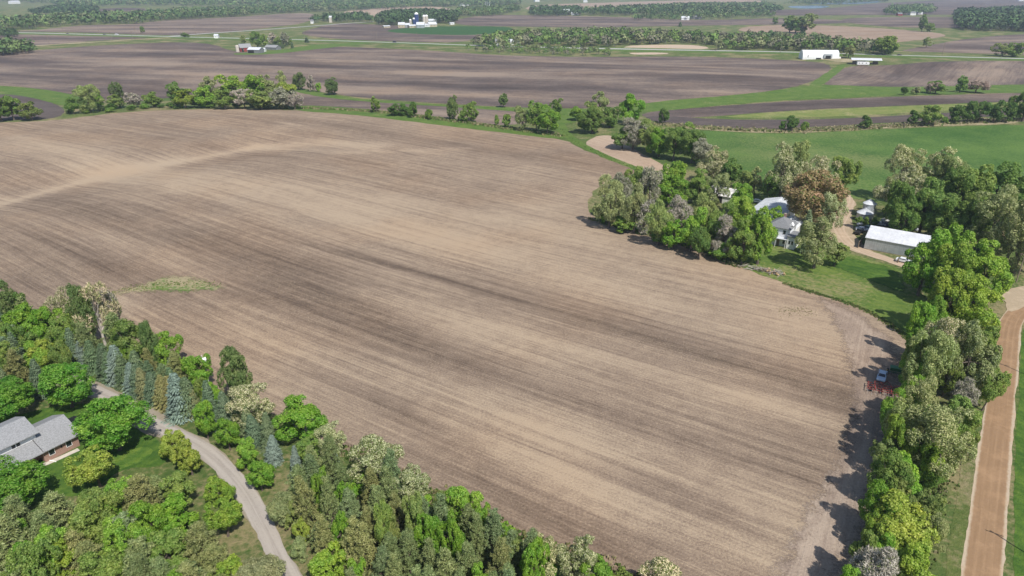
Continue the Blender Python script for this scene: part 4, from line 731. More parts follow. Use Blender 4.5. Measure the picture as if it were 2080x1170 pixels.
def gable(root, L, W, h_, rise, wall, roof, over=.5, seam=0.0, x0=0.0, y0=0.0, z0=0.0, axis='x', wname='wall'):
    """walls with gables and a two-slope roof; ridge along local x (axis='x') or y"""
    f = (lambda a, b, c: (a, b, c)) if axis == 'x' else (lambda a, b, c: (b, a, c))
    if axis == 'y': L, W, x0, y0 = W, L, y0, x0
    V = []; prof = [(0, z0-.3), (W, z0-.3), (W, z0+h_), (W/2, z0+h_+rise), (0, z0+h_)]
    for x in (x0, x0+L): V += [f(x, y0+a, b) for a, b in prof]
    F = [(0, 1, 6, 5), (1, 2, 7, 6), (4, 0, 5, 9), (4, 3, 2, 1, 0), (5, 6, 7, 8, 9)]
    w_ = MB().poly(V, F).make(wname, wall, root)
    k = rise/(W/2); t_ = .14; m = MB()
    pr = [(-over, h_-over*k), (W/2, h_+rise), (W+over, h_-over*k), (W+over, h_-over*k+t_), (W/2, h_+rise+t_*1.1), (-over, h_-over*k+t_)]
    V = []
    for x in (x0-over, x0+L+over): V += [f(x, y0+a, z0+b+.01) for a, b in pr]
    m.poly(V, [(0, 1, 7, 6), (1, 2, 8, 7), (2, 3, 9, 8), (3, 4, 10, 9), (4, 5, 11, 10), (5, 0, 6, 11), (5, 4, 1, 0), (4, 3, 2, 1), (6, 7, 10, 11), (7, 8, 9, 10)])
    r_ = m.make('roof', roof, root)
    if seam:
        n = int(L/seam); q = MB()
        for i in range(n+1):
            x = x0+L*i/n
            for a, b in ((0, 1), (2, 1)):
                p0, p1 = pr[5 if a == 0 else 3], pr[4]
                q.poly([f(x-.03, y0+p0[0], z0+p0[1]+.012), f(x+.03, y0+p0[0], z0+p0[1]+.012), f(x+.03, y0+p1[0], z0+p1[1]+.012), f(x-.03, y0+p1[0], z0+p1[1]+.012), f(x-.03, y0+p0[0], z0+p0[1]+.06), f(x+.03, y0+p0[0], z0+p0[1]+.06), f(x+.03, y0+p1[0], z0+p1[1]+.06), f(x-.03, y0+p1[0], z0+p1[1]+.06)], BOXF)
        q.make('roof_seams', roof, r_)
    return w_, r_
def hip(root, x0, x1, y0, y1, z, rise, mat, over=.45):
    a, b, c, d = x0-over, x1+over, y0-over, y1+over; w_ = min(b-a, d-c)/2
    if b-a > d-c: t1, t2 = (a+w_, (c+d)/2, z+rise), (b-w_, (c+d)/2, z+rise)
    else: t1, t2 = ((a+b)/2, c+w_, z+rise), ((a+b)/2, d-w_, z+rise)
    V = [(a, c, z), (b, c, z), (b, d, z), (a, d, z), t1, t2, (a, c, z-.15), (b, c, z-.15), (b, d, z-.15), (a, d, z-.15)]
    F = [(0, 1, 5, 4), (1, 2, 5), (2, 3, 4, 5), (3, 0, 4)] if b-a > d-c else [(0, 1, 4), (1, 2, 5, 4), (2, 3, 5), (3, 0, 4, 5)]
    return MB().poly(V, F+[(6, 7, 1, 0), (7, 8, 2, 1), (8, 9, 3, 2), (9, 6, 0, 3), (9, 8, 7, 6)]).make('roof', mat, root)
def site(name, px, py, rot, label, cat, group=None, up=0.0):
    x, y = P(px, py, up); return empty(name, (float(x), float(y), float(hgt(x, y))), rot, label, cat, group)

# the brick house (its right front corner is the origin, x runs to the right along the front)
bh = site('brick_house', 163, 905, math.radians(57), 'low brick house with grey gable roofs and a white clerestory at the left edge', 'house')
LX = -6.1
MB().box(LX, 0, 0, 9.6, -.3, 2.75).make('wall', M_BRICK, bh); MB().box(-27, LX-.003, 1.9, 10.6, -.3, 3.6).make('wall', M_BRICK, bh)
MB().prism([(0, 2.75), (9.6, 2.75), (4.8, 4.75)], -.25, 0.0).make('gable_end', M_SIDING, bh)
def slope(name, x0, x1, ya, za, yb, zb, mat, t_=.16): return MB().poly([(x0, ya, za), (x1, ya, za), (x1, yb, zb), (x0, yb, zb), (x0, ya, za+t_), (x1, ya, za+t_), (x1, yb, zb+t_), (x0, yb, zb+t_)], BOXF).make(name, mat, bh)
slope('roof', LX, .6, -.7, 2.5, 4.8, 4.8, M_SHINGLE); slope('roof', LX, .6, 4.8, 4.803, 10.3, 2.5, M_SHINGLE)
slope('porch_roof', -27, LX-.004, -.7, 2.45, 2.6, 3.82, M_SHINGLE)
MB().box(-27, LX+.6, 2.62, 2.85, 3.7, 5.35).make('clerestory_wall', M_WHITE, bh); MB().poly([(LX+.6, 2.85, 3.5), (LX+.6, 10.4, 3.5), (LX+.6, 10.4, 5.1), (LX+.6, 6.4, 6.85), (LX+.6, 2.85, 5.35)], [(0, 1, 2, 3, 4)]).make('gable_end', M_SIDING, bh)
slope('upper_roof', -27, LX+1.1, 1.9, 5.2, 6.4, 6.9, M_SHINGLE); slope('upper_roof', -27, LX+1.1, 6.4, 6.903, 11, 5.15, M_SHINGLE)
for x in (-8.4, -9.15, -12.5, -16): window(bh, (x, 2.62, 4.55), .62, .95)
for x in (-1.7, -4.7): window(bh, (x, 0, 1.55), .9, 1.1)
door(bh, -8.4, -7.4, 1.9, 2.2, M_WOOD_)
for x in (-10.4, -15): box('porch_post', M_WHITE, bh, x, x+.18, -.35, -.17, -.2, 2.5)
MB().bar((LX-.02, -.6, 2.72), (LX-.02, 2.6, 4.04), .05).make('valley_flashing', M_DARK, bh); MB().bar((LX+.1, 2.5, 4.0), (LX+.35, 4.7, 4.98), .05).make('valley_flashing', M_DARK, bh)
for x, y, z in ((-4.4, 6.2, 4.4), (-12, 7.5, 6.5)): MB().bar((x, y, z-.4), (x, y, z+.55), .07).make('vent_pipe', M_WHITE, bh)
box('chimney', M_WHITE, bh, -5.6, -5.35, 5.6, 5.85, 4.3, 5.9)
box('wall_lantern', M_DARK, bh, -3.1, -2.9, -.12, 0.0, 1.5, 1.85)
ribbon('front_walk', [(20, 978), (58, 957), (110, 936), (160, 913)], 1.1, M_CONC, 3, 'pale concrete walk along the front of the brick house', .02)
bx_, by_ = P(62, 938); be = empty('garden_bench', (float(bx_), float(by_), 0), math.radians(57), 'pale garden bench on the brick house porch', 'bench')
for k_ in range(4): box('seat_slat', M_CREAM, be, -.8, .8, -.25+k_*.13, -.15+k_*.13, .42, .46)
for k_ in range(3): box('back_slat', M_CREAM, be, -.8, .8, .28, .32, .52+k_*.16, .63+k_*.16)
for x in (-.75, .69):
    for y in (-.22, .24): box('leg', M_CREAM, be, x, x+.06, y, y+.06, 0, .42 if y < 0 else .95)
dp = site('drain_pipe', 95, 935, math.radians(20), 'white drain pipe lying across the front walk of the brick house', 'pipe'); MB().tube([(0, 0, .12), (1.4, -.9, .12), (1.75, -1.2, .1)], [.09, .09, .09], 8).make('pipe', M_WHITE, dp); MB().bar((0, 0, .05), (0, 0, .6), .08).make('elbow', M_WHITE, dp)

# the white farmhouse
fh = site('farmhouse', 1612, 508, A_E, 'white two-storey farmhouse with grey hip roof half hidden by trees', 'house')
MB().box(-9.8, -2.6, 1.6, 9.8, -.3, 6.3).make('wall', M_SIDING, fh); hip(fh, -9.8, -2.6, 1.6, 9.8, 6.3, 2.6, M_DKSH)
MB().box(-2.597, 0, 0, 6.2, -.3, 4.3).make('wall', M_WHITE, fh); slope2 = MB().box(-2.9, .35, -.35, 6.5, 4.3, 4.5).make('wing_roof', M_DKSH, fh)
MB().box(-9.5, -2.7, -.6, 1.597, 3.0, 3.18).make('porch_roof', M_METAL, fh)
for x in (-9.3, -6.2, -3.0): box('porch_post', M_WHITE, fh, x, x+.14, -.5, -.36, -.2, 3.0)
for x in (-8.2, -4.2): window(fh, (x, 1.6, 4.9), .85, 1.4)
for x in (-8.2, -3.9): window(fh, (x, 1.6, 1.6), .85, 1.4)
for x in (-1.75, -.85): window(fh, (x, 0, 2.3), .6, 1.2)
for y in (1.6, 4.6): window(fh, (0, y, 2.3), .8, 1.2, 'x+')
for y in (7.6, 8.8): window(fh, (-2.6, y, 4.9), .7, 1.3, 'x+')
door(fh, -6.2, -5.3, 1.6, 2.1, M_WOOD_); MB().box(-6.4, -5.7, 6.2, 6.9, 7.4, 9.9).make('chimney', M_BRICK, fh)
MB().prism([(-3.6, 6.9), (-2.2, 6.9), (-2.9, 7.9)], 3.6, 5.2, 'y').make('dormer', M_WHITE, fh)
gable(fh, 6.0, 9.5, 3.9, 1.9, M_WHITE, M_METAL, .35, 0, -9.0, 9.803, 0, 'y', 'rear_wing_wall')
bn_ = site('machine_barn', 1524, 428, A_E, 'long barn with pale metal gable roof behind the white farmhouse', 'barn', up=4.6)
gable(bn_, 11.5, 19, 4.6, 1.5, M_WHITE, M_METAL, .5, 1.0, 0, 0, 0, 'y'); MB().box(1.2, 5.6, -.06, .02, 0, 3.9).make('door', M_DARK, bn_); MB().box(6.4, 9.6, -.07, .02, 0, 3.4).make('door', M_WHITE, bn_)
for y in (4, 10, 15): window(bn_, (11.5, y, 2.4), 1.2, .8, 'x+')
wb = site('small_barn', 1437, 408, A_E, 'small white weathered barn roof showing through the grove', 'barn'); gable(wb, 9.5, 9, 3.2, 2.2, M_WHITE, plain('patchy white roofing', (.62, .60, .57), .6, .35, .5), .4, 1.2); door(wb, 3, 6, 0, 2.7, M_DARK); window(wb, (1.5, 0, 1.6), .8, .8)
# the shed
sh = site('metal_shed', 1754.6, 505.3, A_E, 'long grey-walled metal shed with white roof beside the dirt drive', 'shed')
SL, SW, SHh = 17.5, 13.0, 4.0
gable(sh, SL, SW, SHh, 2.25, M_GALV, M_WMETAL, .3, 1.1); ribbed(0, SL, -.003, -.2, SHh-.05).make('wall_ribs', M_GALV, sh); MB().box(-.06, .0, 3.2, 8.6, 0, 3.6).make('sliding_door', M_GALV, sh); MB().box(-.1, -.06, 2.6, 9.4, 3.6, 3.72).make('door_rail', M_STEEL, sh)
MB().box(.0, SL, -.09, -.056, -.2, .25).make('base_board', M_WOOD_, sh)
# grain bins
def bin_(px, py, r_, h_, cone, label):
    b = site('grain_bin', px, py, .4, label, 'grain bin', 'grain bins by the farmyard grove'); prof = [(r_, -.2)]
    for i in range(int(h_/.45)): prof += [(r_+.035, i*.45+.12), (r_, i*.45+.34)]
    prof += [(r_, h_)]; MB().lathe(prof, 32).make('wall', M_GALV, b)
    c = MB().lathe([(r_+.22, h_-.05), (r_+.2, h_+.02), (.42, h_+cone), (.4, h_+cone+.25), (.05, h_+cone+.32)], 32).make('roof', M_METAL, b)
    q = MB()
    for i in range(20): g = 2*math.pi*i/20; q.bar(((r_+.18)*math.cos(g), (r_+.18)*math.sin(g), h_+.05), (.45*math.cos(g), .45*math.sin(g), h_+cone+.05), .04, n=4)
    q.make('roof_ribs', M_METAL, c); MB().box(-.35, .35, -r_-.06, -r_+.05, .5, 1.9).make('hatch', M_STEEL, b)
    l = MB(); l.bar((r_*.8, -r_*.8-.1, 0), (r_*.8, -r_*.8-.1, h_), .03); l.bar((r_*.8+.4, -r_*.8+.3, 0), (r_*.8+.4, -r_*.8+.3, h_), .03)
    for i in range(int(h_/.4)): l.bar((r_*.8, -r_*.8-.1, i*.4+.2), (r_*.8+.4, -r_*.8+.3, i*.4+.2), .02, n=4)
    l.make('ladder', M_STEEL, b)
bin_(1754, 447.5, 2.65, 3.0, 1.5, 'lower front grain bin with conical metal roof by the grove'); bin_(1761, 441, 2.2, 5.4, 1.35, 'taller rear grain bin with conical metal roof by the grove')
bw = site('dark_panel', 1742, 504, A_N, 'dark solid panel standing at the left end of the shed', 'fence'); MB().box(0, 6, -.06, .06, 0, 2.2).make('panel', M_WOOD_, bw)  # an upright dark panel left of the shed wall
for x in (0, 2, 4, 5.9): box('post', M_WOOD_, bw, x, x+.12, -.16, -.062, 0, 2.4)

# far farms
def simple(name, px, py, px2, py2, W, h_, rise, wall, roof, label, cat, wins=3, door_=None, axis='x', seam=0):
    a = np.array(P(px, py)); b = np.array(P(px2, py2)); L = float(np.hypot(*(b-a))); r = empty(name, (float(a[0]), float(a[1]), float(hgt(*a))), math.atan2(*(b-a)[::-1]), label, cat)
    gable(r, L, W, h_, rise, wall, roof, .4, seam, axis=axis)
    for i in range(wins): window(r, (L*(i+.6)/(wins+.3), 0, h_*.55), min(1.2, L*.1), min(1.3, h_*.35))
    if door_: door(r, L*door_[0], L*door_[1], 0, h_*.85, door_[2] if len(door_) > 2 else M_DARK)
    return r, L
HB = np.array(P(1630, 121)), np.array(P(1706, 119.5)); hl = float(np.hypot(*(HB[1]-HB[0])))
hb = empty('hoop_barn', (float(HB[0][0]), float(HB[0][1]), float(hgt(*HB[0]))), math.atan2(*(HB[1]-HB[0])[::-1]), 'big white hoop-roofed barn beside the highway', 'barn')
pr = [(8-8*math.cos(g)*1.0, 2.2+7.6*math.sin(g)) for g in np.linspace(0, math.pi, 13)]; MB().prism([(0, -.3), *pr, (16, -.3)], 0, hl*.97).make('shell', M_WHITE, hb); q = MB()
for i in range(15): x = hl*.97*i/14; q.tube([(x, a-.0, b+.06) for a, b in pr], [.09]*13, 4)
q.make('hoops', M_WHITE, hb); MB().box(hl*.56, hl*.78, -1.2, 3.5, 2.0, 6.2).make('entry_porch', M_GALV, hb); MB().box(hl*.6, hl*.74, -1.24, -1.2, 0, 4.6).make('door', M_DARK, hb); MB().box(hl*.36, hl*.5, -.08, 0, 0, 2.0).make('door', M_DARK, hb); MB().box(hl*.13, hl*.145, -.03, 0.1, 2.4, 5).make('vent', M_DARK, hb); MB().box(hl*.97, hl*1.03, 1, 7, -.2, 3).make('annexe', M_WHITE, hb)
r, L = simple('pole_shed', 1729, 131, 1790, 131.5, 11, 4.6, 1.6, M_WHITE, M_WMETAL, 'white pole shed with a black doorway, right of the hoop barn', 'shed', 0, (.70, .88)); box('bay_shade_panel', M_DARK, r, L*.02, L*.46, -.04, .0, 0, 3.8); box('grey_roof_panel', M_METAL, r, L*.56, L+.4, -.4, 5.5, 4.47, 4.6).location = (0, 0, 0)  # the bay is a flat dark sheet, its inner shade put into the colour
bpy.data.objects.remove(r.children[-1])
r, L = simple('red_barn', 489, 105.5, 512, 104.5, 11, 5, 4.2, M_RED, M_SHINGLE, 'red barn with grey roof at the small farm below the highway', 'barn', 2, (.1, .3)); MB().lathe([(2.2, -.3), (2.2, 7.0), (1.5, 7.9), (.1, 8.3)], 16, (-2.7, 3)).make('silo', M_SILO, r)
simple('grey_shed', 503, 108, 527, 108.5, 12, 4.2, 2.4, M_DKSH, M_METAL, 'grey open-fronted shed in front of the red barn', 'shed', 0, (.05, .55))
simple('small_shed', 529, 105.5, 538, 105.5, 7, 3, 1.6, M_WHITE, M_WMETAL, 'little white shed right of the grey open shed', 'shed', 1)
simple('farmhouse', 538, 100.5, 561, 101.5, 10, 3.0, 2.6, M_DKSH, M_SHINGLE, 'low dark house with wide grey roof by the red barn', 'house', 3)
def silo(px, py, r_, h_, mat, label, dome=M_WHITE):
    b = site('silo', px, py, 0, label, 'silo', 'silos of the far dairy farm'); prof = [(r_, -.3)]
    for i in range(int(h_/2)): prof += [(r_+.08, i*2+1.0), (r_, i*2+1.25)]
    MB().lathe(prof+[(r_, h_)], 20).make('wall', mat, b); MB().lathe([(r_+.05, h_), (r_*.8, h_+r_*.5), (r_*.4, h_+r_*.8), (.1, h_+r_*.9)], 20).make('dome', dome, b); MB().bar((r_+.35, -r_*.3, 0), (r_+.35, -r_*.3, h_), .25, n=6).make('chute', M_STEEL, b)
silo(847, 55, 4.2, 24, M_BLUE, 'tallest dark blue silo with white cap at the dairy farm'); silo(842, 55, 3.2, 15, M_BLUE, 'shorter dark blue silo left of the tall one'); silo(862, 52, 3.3, 18, M_SILO, 'left one of two pale concrete silos'); silo(867, 51.5, 3.3, 18, M_SILO, 'right one of two pale concrete silos'); silo(834, 52.5, 2.6, 11, M_SILO, 'short pale silo left of the blue ones')
for a in [('dairy_barn', 809, 56.5, 822, 56.5, 14, 6, 4, M_CREAM, M_METAL, 'cream-walled barn with rounded pale roof left of the silos', 'barn', 2), ('dairy_shed', 821, 56, 832, 56, 12, 5, 3, M_GALV, M_METAL, 'metal-sided shed between the cream barn and the silos', 'shed', 2), ('dairy_shed', 832, 57, 846, 56.5, 10, 4, 2, M_CREAM, M_WMETAL, 'low cream shed in front of the short blue silo', 'shed', 2), ('machine_barn', 846, 57, 862, 57, 16, 6, 4.5, M_GALV, M_METAL, 'grey metal barn in front of the tall blue silo', 'barn', 1),
          ('dairy_shed', 862, 55, 873, 55, 10, 4, 2.2, M_WHITE, M_WMETAL, 'small white shed below the twin concrete silos', 'shed', 1), ('dairy_barn', 872, 55, 888, 54.5, 14, 5, 4, M_CREAM, M_WMETAL, 'cream barn with white roof right of the silos', 'barn', 2), ('long_shed', 869, 48, 888, 47.5, 14, 6, 3, M_GALV, M_METAL, 'long metal-roofed shed behind the right cream barn', 'shed', 0), ('calf_shed', 780, 56.8, 793, 56.2, 8, 3, 1.2, M_CREAM, M_WMETAL, 'low cream calf shed at the left of the dairy farm', 'shed', 2), ('calf_shed', 915, 50, 923, 49.8, 8, 3, 1.2, M_WHITE, M_WMETAL, 'low white shed alone right of the dairy farm', 'shed', 1),
          ('twin_barn', 1137, 30.5, 1146, 30.5, 16, 8, 7, M_DKSH, M_WMETAL, 'left white-roofed gable of the twin barn in the windbreak', 'barn', 0), ('twin_barn', 1147, 30.5, 1156, 30.5, 16, 8, 7, M_DKSH, M_WMETAL, 'right white-roofed gable of the twin barn in the windbreak', 'barn', 0), ('long_shed', 1160, 31, 1176, 31, 14, 5, 3, M_GALV, M_METAL, 'pale shed right of the twin barn', 'shed', 0),
          ('far_house', 1384, 41, 1400, 41, 14, 5, 4, M_WHITE, M_WMETAL, 'white barn at the end of the pale lane by the dark wood', 'barn', 1), ('far_house', 1403, 39, 1425, 38.8, 12, 5, 3, M_DKSH, M_DKSH, 'dark-roofed house beside the white barn at the pale lane', 'house', 2), ('far_house', 1849, 31, 1860, 31, 12, 6, 4, M_WHITE, M_DKSH, 'white house among the trees near the top right', 'house', 2), ('far_shed', 1864, 29.5, 1874, 29.5, 10, 5, 2.5, M_WHITE, M_WMETAL, 'white-roofed shed right of the top right house', 'shed', 0), ('far_house', 1824, 32, 1833, 32, 12, 5, 3, M_RED, M_DKSH, 'dark red house left of the white top right house', 'house', 1),
          ('far_house', 1006, 92, 1016, 92, 10, 6, 4, M_WHITE, M_SHINGLE, 'white house at the left end of the highway wood', 'house', 2), ('far_house', 1030, 91.5, 1038, 91.8, 9, 5, 3, M_WHITE, M_WMETAL, 'smaller white house in the highway wood', 'house', 2), ('far_house', 1048, 92.5, 1056, 92.5, 8, 4, 3, M_CREAM, M_SHINGLE, 'cream cottage third in the highway wood', 'house', 1), ('far_house', 985, 12, 995, 12, 14, 9, 6, M_SIDING, M_DKSH, 'tall pale house on the top edge belt', 'house', 2), ('far_house', 938, 13, 952, 12.5, 12, 6, 4, M_WHITE, M_DKSH, 'low white house left of the tall pale one on the skyline belt', 'house', 2),
          ('far_shed', 1087, 3.5, 1096, 3.4, 16, 7, 3, M_WHITE, M_WMETAL, 'white shed on the top edge above the windbreak', 'shed', 0), ('far_shed', 1185, 5, 1193, 5, 16, 7, 3, M_WHITE, M_WMETAL, 'white shed on the top edge above the tan field', 'shed', 0), ('far_shed', 124, 19, 142, 19, 22, 8, 5, M_WHITE, plain('rust roofing', (.35, .2, .15), .7), 'large rusty-roofed barn in the far left wood', 'barn', 0), ('far_shed', 24, 8, 42, 7.5, 20, 9, 4, M_WHITE, M_WMETAL, 'long white building at the top left corner', 'building', 0), ('far_shed', 151, 38, 162, 37.8, 14, 6, 3, M_WHITE, M_WMETAL, 'white roof in the long dark wood', 'shed', 0),
          ('roadside_shed', 435, 78, 443, 78, 9, 4, 2, M_WHITE, M_METAL, 'small pale shed beside the highway above the red barn', 'shed', 1), ('far_house', 631, 48, 636, 48, 10, 5, 3, M_WHITE, M_DKSH, 'narrow white house at the left end of the hedge wood', 'house', 1), ('far_silo', 669, 46, 674, 46, 8, 11, 3, M_SILO, M_METAL, 'pale tower among the dark hedge wood', 'silo', 0), ('far_shed', 2069, 2.5, 2085, 2.5, 18, 7, 4, M_WHITE, M_WMETAL, 'white shed in the top right corner', 'shed', 0)]:
    simple(*a)

# ------------------------------------------------------------------ vehicles
def car(px, py, rot, col, label, kind='car', name='parked_car', xy=None, group=None, scale=1.0):
    x, y = xy if xy is not None else P(px, py); x, y = float(x), float(y)
    r = empty(name, (x, y, float(hgt(x, y))+.06), rot, label, 'truck' if kind == 'pickup' else ('van' if kind == 'van' else 'car'), group); r.scale = (scale,)*3
    pm = plain('car paint %.2f %.2f %.2f' % col, col, .28, .04, 1, .5)
    if kind == 'pickup': body = [(-2.7, .45), (2.6, .45), (2.7, .75), (2.6, 1.02), (1.2, 1.12), (-2.7, 1.12)]; cab = [(-.75, 1.1), (1.35, 1.1), (.65, 1.75), (-.65, 1.75)]
    elif kind == 'van': body = [(-2.5, .4), (2.5, .4), (2.55, .8), (2.3, 1.15), (-2.5, 1.15)]; cab = [(-2.45, 1.14), (2.1, 1.14), (1.4, 2.0), (-2.3, 2.05)]
    else: body = [(-2.2, .4), (2.2, .4), (2.28, .62), (2.15, .85), (1.1, .98), (-1.5, 1.0), (-2.2, .95)]; cab = [(-1.75, .98), (1.15, .97), (.4, 1.45), (-1.05, 1.48)]
    b = MB().prism([(a, c) for a, c in body], -.88, .88, 'y').make('body', pm, r)
    n = len(cab); V = [(a, -.82+.16*(c > 1.2), c) for a, c in cab] + [(a, .82-.16*(c > 1.2), c) for a, c in cab]
    MB().poly(V, [(0, 1, 2, 3)[::-1], (4, 5, 6, 7), (0, 4, 5, 1)[::-1], (1, 5, 6, 2)[::-1], (2, 6, 7, 3)[::-1], (3, 7, 4, 0)[::-1]]).make('cabin', pm, b)
    def pane(nm, i, j):
        a0, a1 = np.array(V[i]), np.array(V[j]); c0, c1 = np.array(V[i+4]), np.array(V[j+4]); m_ = (a0+a1+c0+c1)/4; nrm = np.cross(a1-a0, c0-a0); nrm = nrm/np.linalg.norm(nrm); nrm = nrm if nrm[2] > 0 else -nrm
        MB().poly([m_+(p-m_)*.86+nrm*.012 for p in (a0, c0, c1, a1)], [(0, 1, 2, 3)]).make(nm, M_GLASS, b)
    pane('windscreen', 1, 2); pane('rear_window', 0, 3)
    for s in (0, 4):
        q = np.array([V[s+k] for k in range(4)]); m_ = q.mean(0); o_ = np.array([0, -.012 if s == 0 else .012, .0]); MB().poly([m_+(p-m_)*np.array([.86, 1, .74])+o_ for p in q], [(0, 1, 2, 3)]).make('side_window', M_GLASS, b)
    for sx in (-1.4, 1.4):
        for sy in (-.8, .8): w_ = MB().bar((sx*(1.15 if kind != 'car' else 1), sy-.11, .33), (sx*(1.15 if kind != 'car' else 1), sy+.11, .33), .34, n=14).make('wheel', M_TYRE, r); MB().bar((sx*(1.15 if kind != 'car' else 1), sy-.12, .33), (sx*(1.15 if kind != 'car' else 1), sy+.12, .33), .19, n=10).make('rim', M_STEEL, w_)
    for sy in (-.62, .62): box('headlight', M_WHITE, b, body[-3 if kind == 'pickup' else 2][0]-.02, body[2][0]+.015, sy-.16, sy+.16, .62, .76)
    if kind == 'pickup': MB().box(-2.55, -.85, -.72, .72, 1.1, 1.13).make('cargo_bed', M_DARK, b)
    return r
car(1790, 769, math.radians(57+180), (.42, .50, .60), 'silvery-blue car parked in the field beside the red cultivator')
car(153, 862, math.radians(57), (.02, .022, .026), 'black car behind the brick house, half under the largest maple')
car(1538, 412, math.radians(-20), (.75, .75, .74), 'white car at the left corner of the metal-roofed barn')
car(1835, 533, math.radians(-40), (.75, .76, .77), 'white car on the drive under the big tree clump')
J = 'old vehicles round the metal shed'
for a in [(1744, 474, 50, (.02, .02, .022), 'black old pickup left of the shed', 'pickup'), (1751, 469, -20, (.72, .73, .74), 'white old car behind the black pickup', 'car'), (1763, 466, 30, (.10, .22, .22), 'teal old car at the back corner of the shed', 'car'), (1785, 458, -30, (.55, .58, .6), 'silver old car first behind the shed roof', 'car'), (1800, 459, -40, (.05, .05, .07), 'dark old car second behind the shed roof', 'car'), (1822, 462, 60, (.78, .78, .77), 'white old van sticking up behind the shed roof', 'van'), (1838, 463, -30, (.3, .1, .09), 'rusty red old car right of the white van', 'car'), (1850, 468, -30, (.5, .52, .55), 'grey old car last behind the shed roof', 'car'), (1803, 450, 20, (.7, .7, .7), 'white old pickup in the grove edge behind the shed', 'pickup')]:
    car(a[0], a[1], math.radians(a[2]), a[3], a[4], a[5], 'old_'+a[5], group=J)
for i, (px_, c_, l_) in enumerate([(803, (.03, .03, .035), 'black car on the open stretch of highway below the silo farm'), (1106, (.05, .05, .055), 'dark car on the highway beside the wood'), (1822, (.04, .04, .045), 'dark car on the highway right of the white barns'), (245, (.7, .7, .7), 'white car on the left stretch of highway'), (215, (.06, .06, .07), 'dark car on the highway near the small lone tree'), (130, (.08, .08, .09), 'dark car farthest left on the highway')]):
    k = int(np.argmin(np.abs(to_px(HWY[:, 0], HWY[:, 1], 0)[0]-px_))); t_ = HWY[min(k+1, len(HWY)-1)]-HWY[k-1]; car(0, 0, math.atan2(t_[1], t_[0]), c_, l_, 'van' if i in (0, 3) else 'car', 'highway_car', xy=HWY[k], group='cars on the highway', scale=1.15)
rv = site('camper_trailer', 1752, 132.5, float(hb.rotation_euler.z), 'white camper trailer in front of the pole shed', 'camper'); MB().prism([(-6, .7), (6, .7), (6.4, 2), (5.8, 3.4), (-6, 3.5)], -1.3, 1.3, 'y').make('body', M_WHITE, rv)
for x in (-4, -1, 3): window(rv, (x, -1.3, 2.3), 1.4, .7)
for x in (-.7, .5): MB().bar((x, -1.25, .45), (x, -1.0, .45), .45, n=12).make('wheel', M_TYRE, rv)

# the red field cultivator and the green seed drill under the roadside trees
fc = site('field_cultivator', 1800, 797, math.radians(-28), 'red field cultivator parked at the field edge beside the car', 'cultivator')
for y in (-1.5, -.5, .5, 1.4): box('frame_bar', M_REDP, fc, -3.9, 3.9, y-.06, y+.06, .72, .86)
for x in (-3.7, -2.2, -.8, .8, 2.2, 3.7): box('frame_rail', M_REDP, fc, x-.06, x+.06, -1.6, 1.5, .862, .98)
for i in range(26):
    x = -3.8+i*.304; y = (-1.5, .5, -.5, 1.4)[i % 4]; MB().tube([(x, y, .75), (x, y-.3, .95), (x, y-.5, .6), (x, y-.32, .25), (x, y-.1, .04)], [.035]*5, 5).make('shank', M_REDP if i % 3 else M_STEEL, fc)
for x in (-3, -1, 1, 3):
    for y in (-.95, -.05): w_ = MB().bar((x-.12, y, .38), (x+.12, y, .38), .38, n=14).make('wheel', M_TYRE, fc); MB().bar((x-.13, y, .38), (x+.13, y, .38), .2, n=10).make('rim', M_WHITE, w_)
MB().bar((-1, 1.4, .8), (0, 4.2, .6), .08).bar((1, 1.4, .8), (0, 4.2, .6), .08).make('hitch', M_REDP, fc)
for s in (-1, 1): MB().bar((s*2.3, -.8, .95), (s*2.6, .2, 2.0), .07).bar((s*2.6, .2, 2.0), (s*1.0, .9, 1.5), .06).make('wing_strut', M_REDP, fc)
for i in range(10): MB().tube([(-3.6+i*.8, -1.6, .85), (-3.6+i*.8, -2.6, .75), (-3.6+i*.8, -2.9, .1)], [.03, .03, .02], 4).make('harrow_tine', M_STEEL, fc)
gd = site('seed_drill', 1828, 762, math.radians(-25), 'green seed drill in the shade of the roadside trees', 'drill'); MB().prism([(-.45, .9), (.45, .9), (.7, 1.7), (-.7, 1.7)], -2.2, 2.2).make('hopper', M_GREENP, gd); box('lid', M_GREENP, gd, -2.25, 2.25, -.75, .75, 1.703, 1.78); box('frame', M_GREENP, gd, -2.4, 2.4, -.6, -.45, .6, .75)
for s in (-1, 1): w_ = MB().bar((s*2.45, 0, .6), (s*2.7, 0, .6), .6, n=16).make('wheel', M_TYRE, gd); MB().bar((s*2.44, 0, .6), (s*2.71, 0, .6), .3, n=12).make('rim', plain('rim yellow', (.6, .45, .03), .5), w_)
for i in range(12): MB().bar((-2+i*.36, -.3, .95), (-2+i*.36, -.9, .1), .03).make('seed_tube', M_STEEL, gd)
MB().bar((-.8, .6, .7), (0, 2.8, .55), .06).bar((.8, .6, .7), (0, 2.8, .55), .06).make('tongue', M_GREENP, gd)

